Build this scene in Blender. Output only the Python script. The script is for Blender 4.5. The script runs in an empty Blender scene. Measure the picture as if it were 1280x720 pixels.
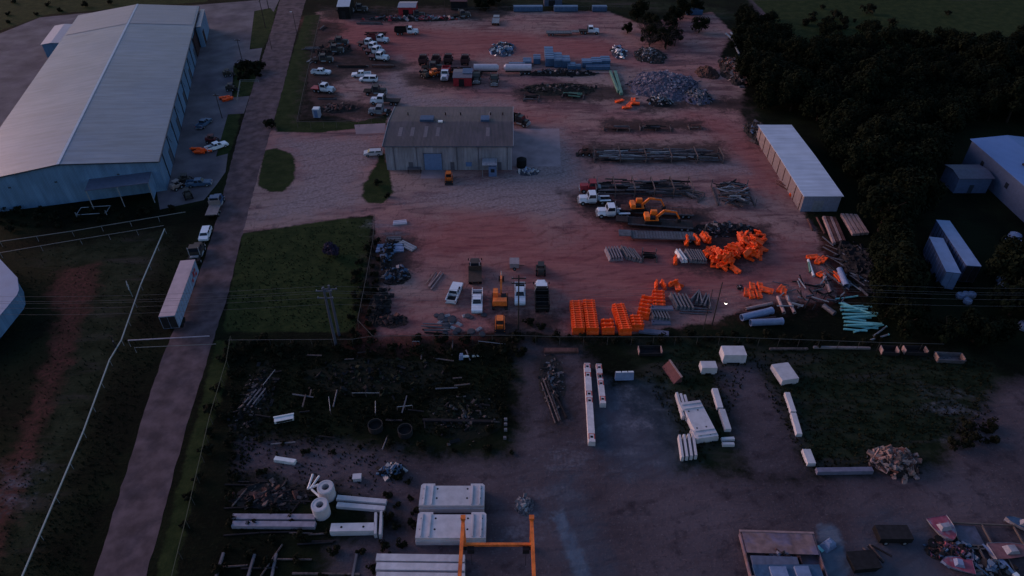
import bpy, math, random
import numpy as np
from mathutils import Vector, Matrix
R = math.radians
random.seed(7)
scene = bpy.context.scene
col = scene.collection
# ---------------------------------------------------------------- camera
H = 80.0; TH = R(38.6); F = 853.0
cd = bpy.data.cameras.new('camera'); cam = bpy.data.objects.new('camera', cd); col.objects.link(cam)
cd.lens = 24.0; cd.sensor_width = 36.0; cd.clip_end = 9000
cam.location = (0, 0, H); cam.rotation_euler = (math.pi/2 - TH, 0, 0)
scene.camera = cam
def G(px, py, z=0.0):
    """survey: a point seen in the photo at height z, as a place on the site"""
    u = (px-640)/F; v = (py-360)/F
    Z = (H-z)/(math.sin(TH)+v*math.cos(TH))
    return Vector((u*Z, Z*(math.cos(TH)-v*math.sin(TH)), z))
# ---------------------------------------------------------------- light
w = bpy.data.worlds.new('World'); scene.world = w; w.use_nodes = True
nt = w.node_tree
sky = nt.nodes.new('ShaderNodeTexSky'); sky.sky_type = 'NISHITA'; sky.sun_disc = False
SUN_EL = R(8.5); SUN_AZ = R(-66)           # azimuth measured clockwise from +Y
sky.sun_elevation = SUN_EL; sky.sun_rotation = SUN_AZ
sky.air_density = 1.6; sky.dust_density = 1.2; sky.ozone_density = 4.0
tint = nt.nodes.new('ShaderNodeMix'); tint.data_type = 'RGBA'; tint.blend_type = 'MULTIPLY'; tint.inputs[0].default_value = 1
tint.inputs[7].default_value = (1.0, .88, 1.03, 1)            # camera white balance of the dusk sky
nt.links.new(sky.outputs[0], tint.inputs[6]); nt.links.new(tint.outputs[2], nt.nodes['Background'].inputs[0])
nt.nodes['Background'].inputs[1].default_value = 0.10
sd = bpy.data.lights.new('sun', 'SUN'); sun = bpy.data.objects.new('sun', sd); col.objects.link(sun)
sd.energy = 1.15; sd.angle = R(42); sd.color = (1.0, 0.58, 0.56)
dv = Vector((math.sin(SUN_AZ)*math.cos(SUN_EL), math.cos(SUN_AZ)*math.cos(SUN_EL), math.sin(SUN_EL)))
sun.rotation_euler = dv.to_track_quat('Z', 'Y').to_euler(); sun.location = (-150, 100, 150)
scene.view_settings.view_transform = 'Standard'; scene.view_settings.look = 'None'
scene.view_settings.exposure = 1.35; scene.view_settings.gamma = 1.0
# ---------------------------------------------------------------- materials
MATS = {}
def mat(name, c, rough=.7, metal=0, var=.25, scale=1.5, c2=None, bump=0, wave=None, spec=None, streak=None):
    """procedural: two noises vary the colour, optional second colour as blotches, optional corrugation along an axis"""
    if name in MATS: return MATS[name]
    m = bpy.data.materials.new(name); m.use_nodes = True
    n = m.node_tree.nodes; l = m.node_tree.links; b = n['Principled BSDF']
    tc = n.new('ShaderNodeTexCoord')
    nz = n.new('ShaderNodeTexNoise'); nz.inputs['Scale'].default_value = scale; nz.inputs['Detail'].default_value = 5
    l.new(tc.outputs['Object'], nz.inputs['Vector'])
    oi = n.new('ShaderNodeObjectInfo')
    mr = n.new('ShaderNodeMapRange'); mr.inputs[1].default_value = .3; mr.inputs[2].default_value = .7
    mr.inputs[3].default_value = 1-var; mr.inputs[4].default_value = 1+var*.35
    l.new(nz.outputs[0], mr.inputs[0])
    mr2 = n.new('ShaderNodeMapRange'); mr2.inputs[3].default_value = 1-var*.4; mr2.inputs[4].default_value = 1+var*.2
    l.new(oi.outputs['Random'], mr2.inputs[0])
    mu = n.new('ShaderNodeMath'); mu.operation = 'MULTIPLY'; l.new(mr.outputs[0], mu.inputs[0]); l.new(mr2.outputs[0], mu.inputs[1])
    base = n.new('ShaderNodeMix'); base.data_type = 'RGBA'; base.inputs[6].default_value = (*c, 1)
    base.inputs[7].default_value = (*(c2 or c), 1)
    nz2 = n.new('ShaderNodeTexNoise'); nz2.inputs['Scale'].default_value = scale*.45; nz2.inputs['Detail'].default_value = 7
    nz2.inputs['Roughness'].default_value = .65
    l.new(tc.outputs['Object'], nz2.inputs['Vector'])
    m3 = n.new('ShaderNodeMapRange'); m3.inputs[1].default_value = .48; m3.inputs[2].default_value = .62
    l.new(nz2.outputs[0], m3.inputs[0]); l.new(m3.outputs[0], base.inputs[0])
    sc = n.new('ShaderNodeVectorMath'); sc.operation = 'SCALE'
    l.new(base.outputs[2], sc.inputs[0]); l.new(mu.outputs[0], sc.inputs['Scale'])
    last = sc.outputs[0]
    if streak:
        mp = n.new('ShaderNodeMapping'); mp.inputs['Scale'].default_value = streak[0]; l.new(tc.outputs['Object'], mp.inputs[0])
        n5 = n.new('ShaderNodeTexNoise'); n5.inputs['Scale'].default_value = 1; n5.inputs['Detail'].default_value = 6; n5.inputs['Roughness'].default_value = .7
        l.new(mp.outputs[0], n5.inputs['Vector'])
        m5 = n.new('ShaderNodeMapRange'); m5.inputs[1].default_value = .35; m5.inputs[2].default_value = .65; m5.inputs[3].default_value = 1-streak[1]; m5.inputs[4].default_value = 1+streak[1]*.5
        l.new(n5.outputs[0], m5.inputs[0]); s5 = n.new('ShaderNodeVectorMath'); s5.operation = 'SCALE'; l.new(last, s5.inputs[0]); l.new(m5.outputs[0], s5.inputs['Scale']); last = s5.outputs[0]
    if wave:
        ax, wsc, amt = wave
        wv = n.new('ShaderNodeTexWave'); wv.bands_direction = ax; wv.inputs['Scale'].default_value = wsc
        wv.inputs['Distortion'].default_value = .15
        l.new(tc.outputs['Object'], wv.inputs['Vector'])
        m4 = n.new('ShaderNodeMapRange'); m4.inputs[3].default_value = 1-amt; m4.inputs[4].default_value = 1
        l.new(wv.outputs[1], m4.inputs[0])
        s2 = n.new('ShaderNodeVectorMath'); s2.operation = 'SCALE'; l.new(last, s2.inputs[0]); l.new(m4.outputs[0], s2.inputs['Scale'])
        last = s2.outputs[0]
        bp = n.new('ShaderNodeBump'); bp.inputs['Strength'].default_value = .5; bp.inputs['Distance'].default_value = .05
        l.new(wv.outputs[1], bp.inputs['Height']); l.new(bp.outputs[0], b.inputs['Normal'])
    elif bump:
        bp = n.new('ShaderNodeBump'); bp.inputs['Strength'].default_value = bump; bp.inputs['Distance'].default_value = .1
        l.new(nz.outputs[0], bp.inputs['Height']); l.new(bp.outputs[0], b.inputs['Normal'])
    l.new(last, b.inputs['Base Color'])
    b.inputs['Roughness'].default_value = rough; b.inputs['Specular IOR Level'].default_value = .12 if rough > .75 else .35; b.inputs['Metallic'].default_value = metal
    if spec is not None: b.inputs['Specular IOR Level'].default_value = spec
    MATS[name] = m
    return m
white = mat('white_paint', (.62,.63,.66), .4, var=.18)
concrete = mat('concrete', (.42,.40,.42), .85, var=.3, c2=(.34,.31,.33), bump=.2, scale=1.2)
conc_dark = mat('aged_concrete', (.17,.16,.18), .9, var=.4, c2=(.11,.10,.11), scale=1.0)
conc_white = mat('pale_precast', (.50,.48,.52), .8, var=.22, c2=(.42,.40,.44), scale=.8)
orange = mat('orange_plastic', (1.0,.105,.010), .5, var=.3, c2=(.80,.07,.015), scale=1.1)
orange_pt = mat('orange_machine_paint', (.75,.17,.03), .45, var=.35, c2=(.55,.11,.025))
yellow = mat('yellow_machine_paint', (.62,.27,.03), .45, var=.3)
black = mat('black_rubber', (.012,.012,.014), .8)
dark = mat('dark_steel', (.020,.019,.023), .85, var=.4)
steel = mat('grey_steel', (.10,.10,.125), .5, var=.4, c2=(.07,.06,.07))
galv = mat('galvanised_steel', (.22,.24,.28), .45, var=.3)
rust = mat('rusty_steel', (.13,.06,.055), .85, var=.4, c2=(.07,.035,.03))
wood = mat('weathered_timber', (.13,.10,.10), .9, var=.4, c2=(.08,.06,.06), scale=3)
woodp = mat('pale_timber', (.30,.20,.18), .9, var=.35, c2=(.2,.13,.12), scale=2)
glass = mat('dark_glass', (.015,.02,.03), .08, var=0)
bluem = mat('blue_tarp_paint', (.05,.10,.19), .5, var=.35, c2=(.03,.07,.14))
red = mat('red_paint', (.32,.022,.035), .45, var=.3)
teal = mat('turquoise_pipe_plastic', (.19,.50,.52), .4, var=.2)
bluep = mat('pale_blue_pipe', (.17,.22,.36), .45, var=.25)
greenm = mat('faded_green_steel', (.10,.22,.17), .6, var=.3)
bark = mat('bark', (.03,.022,.018), .95)
lampw = mat('headlight_glass', (.7,.7,.75), .2, var=0)
redl = mat('tail_light_plastic', (.4,.01,.01), .3, var=0)
# ---------------------------------------------------------------- mesh builder
class MB:
    def __init__(s): s.v = []; s.f = []; s.mi = []; s.cur = 0; s.M = None
    def use(s, i): s.cur = i; return s
    def at(s, M=None): s.M = M; return s
    def add(s, vs, fs):
        o = len(s.v)
        for p in vs:
            p = Vector(p)
            if s.M is not None: p = s.M @ p
            s.v.append(tuple(p))
        for f in fs: s.f.append([i+o for i in f]); s.mi.append(s.cur)
        return s
    def box(s, x0, x1, y0, y1, z0, z1): return s.frus(x0,x1,y0,y1,z0,x0,x1,y0,y1,z1)
    def frus(s, x0,x1,y0,y1,z0, a0,a1,b0,b1,z1):
        return s.add([(x0,y0,z0),(x1,y0,z0),(x1,y1,z0),(x0,y1,z0),(a0,b0,z1),(a1,b0,z1),(a1,b1,z1),(a0,b1,z1)],
              [(3,2,1,0),(4,5,6,7),(0,1,5,4),(1,2,6,5),(2,3,7,6),(3,0,4,7)])
    def prism(s, poly, z0, z1):
        n = len(poly)
        a = sum(poly[i][0]*poly[(i+1)%n][1]-poly[(i+1)%n][0]*poly[i][1] for i in range(n))
        if a < 0: poly = poly[::-1]
        return s.add([(p[0],p[1],z0) for p in poly]+[(p[0],p[1],z1) for p in poly],
            [tuple(range(n))[::-1], tuple(range(n,2*n))]+[(i,(i+1)%n,n+(i+1)%n,n+i) for i in range(n)])
    def prof_x(s, prof, x0, x1):          # profile (y,z) extruded along x
        n = len(prof)
        a = sum(prof[i][0]*prof[(i+1)%n][1]-prof[(i+1)%n][0]*prof[i][1] for i in range(n))
        if a < 0: prof = prof[::-1]
        return s.add([(x0,p[0],p[1]) for p in prof]+[(x1,p[0],p[1]) for p in prof],
            [tuple(range(n))[::-1], tuple(range(n,2*n))]+[(i,(i+1)%n,n+(i+1)%n,n+i) for i in range(n)])
    def prof_y(s, prof, y0, y1):          # profile (x,z) extruded along y
        n = len(prof)
        a = sum(prof[i][0]*prof[(i+1)%n][1]-prof[(i+1)%n][0]*prof[i][1] for i in range(n))
        if a > 0: prof = prof[::-1]
        return s.add([(p[0],y0,p[1]) for p in prof]+[(p[0],y1,p[1]) for p in prof],
            [tuple(range(n))[::-1], tuple(range(n,2*n))]+[(i,(i+1)%n,n+(i+1)%n,n+i) for i in range(n)])
    def tube(s, a, b, r, r2=None, n=8, cap=True):
        a = Vector(a); b = Vector(b); d = (b-a).normalized(); r2 = r if r2 is None else r2
        u = d.orthogonal().normalized(); w_ = d.cross(u)
        vs = []
        for p, rr in ((a, r), (b, r2)):
            for i in range(n):
                t = 2*math.pi*i/n; vs.append(p+(u*math.cos(t)+w_*math.sin(t))*rr)
        fs = [(i,(i+1)%n,n+(i+1)%n,n+i) for i in range(n)]
        if cap: fs += [tuple(range(n))[::-1], tuple(range(n,2*n))]
        return s.add(vs, fs)
    def pipe(s, a, b, r, t, n=12):        # hollow pipe
        a = Vector(a); b = Vector(b); d = (b-a).normalized(); u = d.orthogonal().normalized(); w_ = d.cross(u)
        vs = []
        for p in (a, b):
            for rr in (r, r-t):
                for i in range(n):
                    q = 2*math.pi*i/n; vs.append(p+(u*math.cos(q)+w_*math.sin(q))*rr)
        fs = []
        for i in range(n):
            j = (i+1)%n
            fs += [(i,j,2*n+j,2*n+i), (n+j,n+i,3*n+i,3*n+j), (j,i,n+i,n+j), (2*n+i,2*n+j,3*n+j,3*n+i)]
        return s.add(vs, fs)
    def lathe(s, prof, n=12):             # (r,z) about z
        k = len(prof)
        vs = [(r*math.cos(2*math.pi*i/n), r*math.sin(2*math.pi*i/n), z) for r, z in prof for i in range(n)]
        fs = [(j*n+i, j*n+(i+1)%n, (j+1)*n+(i+1)%n, (j+1)*n+i) for j in range(k-1) for i in range(n)]
        fs += [tuple(range(n))[::-1], tuple(range((k-1)*n, k*n))]
        return s.add(vs, fs)
    def bar(s, a, b, wd, ht):             # rectangular bar between two points
        a = Vector(a); b = Vector(b); d = (b-a).normalized()
        up = Vector((0,0,1)) if abs(d.z) < .95 else Vector((1,0,0))
        sd_ = d.cross(up).normalized(); up = sd_.cross(d).normalized()
        vs = []
        for p in (a, b):
            for i, j in ((-1,-1),(1,-1),(1,1),(-1,1)): vs.append(p+sd_*i*wd/2+up*j*ht/2)
        return s.add(vs, [(0,1,2,3)[::1],(7,6,5,4),(0,4,5,1),(1,5,6,2),(2,6,7,3),(3,7,4,0)])
    def build(s, name, m, parent=None, smooth=False):
        me = bpy.data.meshes.new(name)
        me.from_pydata(s.v, [], s.f)
        for x in (m if isinstance(m, (list, tuple)) else [m]): me.materials.append(x)
        if any(s.mi): me.polygons.foreach_set('material_index', s.mi)
        if smooth: me.polygons.foreach_set('use_smooth', [True]*len(me.polygons))
        me.update()
        o = bpy.data.objects.new(name, me); col.objects.link(o)
        if parent is not None: o.parent = parent
        return o
def tag(o, label=None, cat=None, group=None, kind=None):
    if label: o['label'] = label
    if cat: o['category'] = cat
    if group: o['group'] = group
    if kind: o['kind'] = kind
    return o
def thing(name, label, cat, loc=(0,0,0), rz=0, group=None):
    o = bpy.data.objects.new(name, None); col.objects.link(o); o.empty_display_size = .5
    o.location = loc; o.rotation_euler = (0,0,rz)
    return tag(o, label, cat, group)

def copy_tree(o, parent=None):
    c = o.copy(); col.objects.link(c)
    if parent is not None: c.parent = parent
    for ch in list(o.children): copy_tree(ch, c)
    return c
PROTO = {}
def place(key, make, loc, rz, label, group=None, scale=1, tilt=None):
    """the first call builds the thing, later calls copy it with its parts"""
    if key not in PROTO:
        o = make(); PROTO[key] = o
    else:
        o = copy_tree(PROTO[key])
    o.location = loc; o.rotation_euler = (tilt[0], tilt[1], rz) if tilt else (0,0,rz); o.scale = (scale,)*3
    o['label'] = label
    if group: o['group'] = group
    elif 'group' in o: del o['group']
    return o
def seg(a, b, z=0.0):
    p = G(*a, z); q = G(*b, z); d = q-p
    return (p+q)/2, math.atan2(d.y, d.x), d.length
def ang(a, b, z=0.0): return seg(a, b, z)[1]
# ---------------------------------------------------------------- ground
def axis(lo, hi, step, far):
    a = list(np.arange(lo, hi+.01, step)); s = step; x = hi; y = lo; up = []; dn = []
    while x < far: s *= 1.35; x += s; y -= s; up.append(x); dn.append(y)
    return np.array(dn[::-1]+a+up)
xs = axis(-215, 215, .85, 4000); ys = axis(32, 330, .85, 4000)
X, Y = np.meshgrid(xs, ys); P = np.stack([X.ravel(), Y.ravel()], 1)
def sdf(polys):
    """signed distance, positive inside, of the union of photo-surveyed polygons"""
    best = np.full(len(P), -1e3)
    for poly in polys:
        q = np.array([G(*p)[:2] for p in poly]); n = len(q)
        d = np.full(len(P), 1e9); ins = np.zeros(len(P), bool)
        for i in range(n):
            a = q[i]; b = q[(i+1)%n]; e = b-a; wv = P-a
            t = np.clip((wv@e)/max(e@e, 1e-9), 0, 1)[:, None]
            d = np.minimum(d, ((wv-t*e)**2).sum(1))
            c1 = (a[1] <= P[:,1]) & (b[1] > P[:,1]); c2 = (a[1] > P[:,1]) & (b[1] <= P[:,1])
            cr = e[0]*wv[:,1]-e[1]*wv[:,0]
            ins ^= (c1 & (cr > 0)) | (c2 & (cr < 0))
        d = np.sqrt(d); best = np.maximum(best, np.where(ins, d, -d))
    return np.clip(best, -60, 60)
Z_ = {
 'soil': [[(396,15),(420,12),(480,22),(520,10),(640,14),(760,14),(800,30),(850,20),(890,15),(915,40),(900,70),(930,110),(925,140),(960,185),(985,235),(1020,290),(1035,335),(1045,372),(1000,378),(935,382),(900,400),(850,408),(800,416),(700,418),(640,414),(560,416),(470,420),(478,350),(470,300),(466,268),(480,262),(484,212),(470,180),(445,165),(440,150),(395,140),(388,120),(384,90),(392,50)],
          [(340,158),(480,160),(484,200),(484,268),(440,272),(400,279),(296,292),(305,240),(320,190)]],
 'redder': [[(560,262),(640,255),(700,300),(760,260),(900,270),(1010,300),(1040,360),(900,380),(720,400),(620,330),(500,320)],
            [(380,25),(640,40),(760,50),(800,80),(640,70),(500,80),(420,60)], [(860,140),(960,170),(990,250),(930,240),(900,180)],
            [(480,385),(560,395),(620,400),(560,416),(470,420)], [(640,135),(700,145),(690,158),(640,160)]],
 'gravel': [[(345,175),(470,172),(475,195),(440,230),(450,255),(380,270),(320,275),(375,230),(375,200)],
            [(640,160),(700,160),(735,230),(700,270),(600,262),(500,250),(560,235),(640,215)], [(770,200),(920,200),(935,215),(760,218)],
            [(480,85),(500,70),(520,120),(640,128),(640,134),(490,133)]],
 'grass': [[(381,20),(401,18),(392,60),(382,110),(370,152),(450,152),(485,142),(483,156),(445,161),(400,166),(345,165),(343,140),(352,110)],
           [(330,188),(345,185),(360,190),(370,200),(368,225),(355,240),(335,240),(323,232),(325,210)],
           [(478,185),(486,210),(492,240),(480,254),(460,254),(452,245),(454,232),(470,205)],
           [(303,292),(360,284),(420,274),(466,271),(462,300),(455,350),(443,415),(280,415),(285,380),(295,330)],
           [(316,-10),(350,-10),(338,42),(330,60),(312,60)], [(292,82),(325,75),(327,90),(312,120),(293,122)],
           [(285,143),(300,142),(297,165),(285,195),(268,197),(275,170)],
           [(180,-20),(0,-20),(-80,30),(0,38),(60,18),(180,8),(260,2),(260,-20)],
           [(270,425),(295,425),(275,500),(245,600),(215,740),(190,740),(225,600),(245,530)],
           [(940,0),(1280,0),(1280,60),(1100,70),(1000,60)]],
 'weeds': [[(1000,40),(1300,30),(1300,90),(1180,85),(1060,75),(960,80)],[(960,0),(1100,10),(1150,40),(1000,45)],[(790,430),(850,425),(930,432),(1000,440),(1200,440),(1260,470),(1240,520),(1180,570),(1100,582),(1020,592),(985,560),(960,520),(940,458),(885,470),(915,560),(930,580),(880,588),(850,560),(835,500),(800,470)],
           [(10,320),(210,290),(150,430),(30,720),(0,720),(0,640),(40,560),(60,500),(90,420),(120,360),(60,330)],
           [(640,0),(780,0),(900,10),(940,30),(880,20),(780,10),(640,8)]],
 'grey': [[(935,-5),(1010,-5),(1000,25),(950,25)],[(1180,-5),(1260,-5),(1240,18),(1190,12)],[(300,548),(500,565),(520,600),(400,608),(300,590)],[(400,600),(500,572),(640,575),(655,530),(650,425),(720,436),(770,490),(800,520),(840,590),(1000,600),(1080,592),(1180,585),(1210,530),(1255,480),(1420,450),(1420,800),(400,800),(420,680),(520,660)],
          [(898,458),(945,455),(985,520),(1010,600),(940,600),(925,560)]],
 'blue': [[(745,480),(820,480),(850,540),(860,590),(780,600),(740,560)], [(1080,640),(1160,650),(1180,730),(1060,740)], [(690,600),(720,600),(780,740),(720,740)]],
 'slab': [[(1020,656),(1048,656),(1064,724),(1032,730)],[(690,642),(705,640),(750,740),(728,740)]],
 'red': [[(78,335),(122,330),(118,370),(97,405),(88,450),(62,510),(45,560),(30,600),(15,650),(0,690),(-40,680),(0,590),(25,545),(50,480),(75,400),(62,365)]],
 'pale': [[(1168,500),(1190,503),(1215,530),(1225,545),(1190,545)],[(470,275),(500,270),(505,285),(475,290)],[(10,600),(30,598),(22,615),(8,616)], 
          [(640,618),(672,625),(670,660),(640,665)],[(700,570),(715,560),(725,585),(705,600)],[(780,570),(795,560),(800,520),(785,510)]],
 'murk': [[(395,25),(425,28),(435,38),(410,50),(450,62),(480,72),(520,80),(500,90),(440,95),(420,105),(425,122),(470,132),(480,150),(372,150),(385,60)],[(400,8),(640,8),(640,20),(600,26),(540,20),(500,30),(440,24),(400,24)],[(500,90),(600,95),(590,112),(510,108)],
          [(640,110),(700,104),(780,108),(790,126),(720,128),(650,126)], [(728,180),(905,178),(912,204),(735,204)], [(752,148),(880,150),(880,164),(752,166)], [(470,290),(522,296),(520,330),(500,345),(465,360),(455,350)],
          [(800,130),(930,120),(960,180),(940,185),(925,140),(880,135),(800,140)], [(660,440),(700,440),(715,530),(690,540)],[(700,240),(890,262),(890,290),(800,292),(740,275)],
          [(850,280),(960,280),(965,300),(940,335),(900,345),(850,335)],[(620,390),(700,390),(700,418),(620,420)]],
}
gm = bpy.data.meshes.new('ground')
nx, ny = len(xs), len(ys)
rng = np.random.default_rng(3)
inn = (np.abs(P[:,0]) < 215) & (P[:,1] < 330)
hz = np.where(inn, .0, -.0)
vv = np.column_stack([P, hz]).astype(np.float32)
ii = (np.arange(ny-1)[:,None]*nx+np.arange(nx-1)[None,:]).ravel()
ff = np.column_stack([ii, ii+1, ii+nx+1, ii+nx]).astype(np.int32)
gm.vertices.add(len(vv)); gm.vertices.foreach_set('co', vv.ravel())
gm.loops.add(ff.size); gm.loops.foreach_set('vertex_index', ff.ravel())
gm.polygons.add(len(ff)); gm.polygons.foreach_set('loop_start', np.arange(0, ff.size, 4, dtype=np.int32))
gm.update(calc_edges=True)
for k, p in Z_.items():
    at = gm.attributes.new('sd_'+k, 'FLOAT', 'POINT'); at.data.foreach_set('value', sdf(p).astype(np.float32))
ground = bpy.data.objects.new('ground', gm); col.objects.link(ground); tag(ground, kind='structure')
m = bpy.data.materials.new('ground_soil_and_grass'); m.use_nodes = True
n = m.node_tree.nodes; l = m.node_tree.links; bs = n['Principled BSDF']
tc = n.new('ShaderNodeTexCoord')
def noise(sc, det=6, rough=.6, stretch=None, dist=0):
    z = n.new('ShaderNodeTexNoise'); z.inputs['Scale'].default_value = sc; z.inputs['Detail'].default_value = det
    z.inputs['Roughness'].default_value = rough; z.inputs['Distortion'].default_value = dist
    if stretch:
        mp = n.new('ShaderNodeMapping'); mp.inputs['Scale'].default_value = stretch[0]; mp.inputs['Rotation'].default_value = (0,0,stretch[1])
        l.new(tc.outputs['Object'], mp.inputs[0]); l.new(mp.outputs[0], z.inputs['Vector'])
    else: l.new(tc.outputs['Object'], z.inputs['Vector'])
    return z.outputs[0]
def rng_(x, a, b, c=0, d=1):
    z = n.new('ShaderNodeMapRange'); z.interpolation_type = 'SMOOTHSTEP'
    for i, q in enumerate((a, b, c, d)): z.inputs[i+1].default_value = q
    l.new(x, z.inputs[0]); return z.outputs[0]
def mth(op, a, b):
    z = n.new('ShaderNodeMath'); z.operation = op
    for i, q in enumerate((a, b)):
        if isinstance(q, (int, float)): z.inputs[i].default_value = q
        else: l.new(q, z.inputs[i])
    return z.outputs[0]
def mixc(f, a, b):
    z = n.new('ShaderNodeMix'); z.data_type = 'RGBA'
    for i, q in ((0, f), (6, a), (7, b)):
        if isinstance(q, tuple): z.inputs[i].default_value = (*q, 1)
        elif isinstance(q, (int, float)): z.inputs[i].default_value = q
        else: l.new(q, z.inputs[i])
    return z.outputs[2]
nA = noise(.06, 8, .62); nB = noise(.35, 8, .65); nC = noise(1.6, 6, .7); nD = noise(.16, 5, .55, ((.35,1.6,1), R(8)), .6)
nE = noise(.5, 6, .7, ((.25,2.2,1), R(-14)), .4); nF = noise(5.0, 3, .7)
nT = noise(.22, 7, .7, ((.5,1.9,1), R(22)), 2.2); nT2 = noise(.3, 7, .72, ((1.6,.5,1), R(-30)), 2.5)
nG = noise(2.6, 4, .75)
# centred edge noise in metres
edge = mth('ADD', mth('MULTIPLY', mth('SUBTRACT', nB, .5), 9.0), mth('MULTIPLY', mth('SUBTRACT', nC, .5), 4.0))
def mask(key, w_=1.0, amp=1.0):
    a = n.new('ShaderNodeAttribute'); a.attribute_name = 'sd_'+key
    return rng_(mth('ADD', a.outputs['Fac'], mth('MULTIPLY', edge, amp)), -w_, w_)
c = mixc(rng_(nA, .4, .62), (.0035,.0048,.0030), (.0085,.0125,.0058))
c = mixc(mth('MULTIPLY', rng_(nC, .52, .7), .5), c, (.016,.021,.011))
weeds = mixc(rng_(nB, .35, .65), (.007,.012,.0058), (.020,.026,.015))
weeds = mixc(rng_(nD, .5, .68), weeds, (.034,.031,.027))
c = mixc(mask('weeds', 3, .7), c, weeds)
nL = noise(.028, 4, .5)
soil = mixc(rng_(nA, .35, .66), (.225,.105,.108), (.31,.165,.150))
soil = mixc(rng_(nL, .42, .58), soil, (.27,.18,.168))
soil = mixc(rng_(nD, .46, .68), soil, (.115,.060,.066))
soil = mixc(mth('MULTIPLY', rng_(nE, .55, .72), .55), soil, (.19,.10,.095))
soil = mixc(mth('MULTIPLY', rng_(nB, .55, .68), .65), soil, (.056,.033,.040))
soil = mixc(mth('MULTIPLY', rng_(nC, .54, .66), .55), soil, (.070,.038,.044))
soil = mixc(mth('MULTIPLY', rng_(nG, .55, .68), .5), soil, (.34,.20,.18))
soil = mixc(mth('MULTIPLY', rng_(nT, .54, .66), .5), soil, (.36,.225,.205))
soil = mixc(mth('MULTIPLY', rng_(nT2, .56, .66), .6), soil, (.05,.03,.038))
c = mixc(mask('soil', .7, .45), c, soil)
rs = mixc(rng_(nE, .35, .7), (.200,.056,.060), (.31,.105,.095))
c = mixc(mth('MULTIPLY', mask('redder', 7, 1.4), .75), c, rs)
gv = mixc(rng_(nC, .35, .68), (.16,.120,.132), (.32,.245,.25))
c = mixc(mth('MULTIPLY', mask('gravel', 4, 1.2), .85), c, gv)
grey = mixc(rng_(nA, .3, .7), (.050,.038,.046), (.098,.075,.088))
grey = mixc(mth('MULTIPLY', rng_(nD, .5, .7), .6), grey, (.075,.06,.072))
grey = mixc(mth('MULTIPLY', rng_(nB, .52, .68), .6), grey, (.018,.014,.020))
grey = mixc(mth('MULTIPLY', rng_(nG, .56, .68), .4), grey, (.17,.145,.165))
grey = mixc(mth('MULTIPLY', rng_(nC, .55, .68), .5), grey, (.022,.018,.024))
c = mixc(mask('grey', 2.2, .8), c, grey)
c = mixc(mth('MULTIPLY', mask('blue', 2.5, .8), .6), c, mixc(rng_(nB,.3,.7), (.040,.050,.075), (.07,.085,.115)))
c = mixc(mth('MULTIPLY', mask('slab', .5, .25), .85), c, mixc(rng_(nB,.3,.7), (.07,.095,.14), (.12,.15,.20)))
c = mixc(mask('red', 1.5, 1.0), c, mixc(rng_(nC,.35,.65), (.085,.030,.028), (.03,.018,.013)))
gr = mixc(rng_(nB, .35, .68), (.013,.023,.008), (.030,.040,.014))
gr = mixc(mth('MULTIPLY', rng_(nC, .5, .75), .4), gr, (.045,.045,.022))
c = mixc(mask('grass', .4, .22), c, gr)
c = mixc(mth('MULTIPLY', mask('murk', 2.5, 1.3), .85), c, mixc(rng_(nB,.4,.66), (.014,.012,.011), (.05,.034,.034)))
c = mixc(mth('MULTIPLY', mth('MULTIPLY', mask('pale', 4, 2.2), rng_(nD, .4, .6)), .6), c, mixc(rng_(nC,.3,.7), (.09,.09,.12), (.22,.21,.25)))
wv = n.new('ShaderNodeTexWave'); wv.inputs['Scale'].default_value = .11; wv.inputs['Distortion'].default_value = 14; wv.inputs['Detail'].default_value = 3; wv.inputs['Detail Scale'].default_value = .35
mpw = n.new('ShaderNodeMapping'); mpw.inputs['Rotation'].default_value = (0,0,R(70)); l.new(tc.outputs['Object'], mpw.inputs[0]); l.new(mpw.outputs[0], wv.inputs['Vector'])
trk_ = mth('MULTIPLY', rng_(wv.outputs[1], .80, .97), rng_(nB, .38, .6))
opn = mth('MAXIMUM', mask('soil', 2, .3), mask('grey', 2, .5))
c = mixc(mth('MULTIPLY', mth('MULTIPLY', trk_, opn), .45), c, mixc(.55, c, (.02,.013,.016)))
# fine speckle of stones and litter
sp = rng_(nF, .62, .74)
c = mixc(mth('MULTIPLY', sp, .35), c, mixc(.5, c, (.16,.14,.14)))
l.new(c, bs.inputs['Base Color']); bs.inputs['Roughness'].default_value = .92; bs.inputs['Specular IOR Level'].default_value = .04
bp = n.new('ShaderNodeBump'); bp.inputs['Strength'].default_value = .6; bp.inputs['Distance'].default_value = .25
l.new(mth('ADD', nC, mth('MULTIPLY', nE, 1.2)), bp.inputs['Height']); l.new(bp.outputs[0], bs.inputs['Normal'])
gm.materials.append(m)
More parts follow.
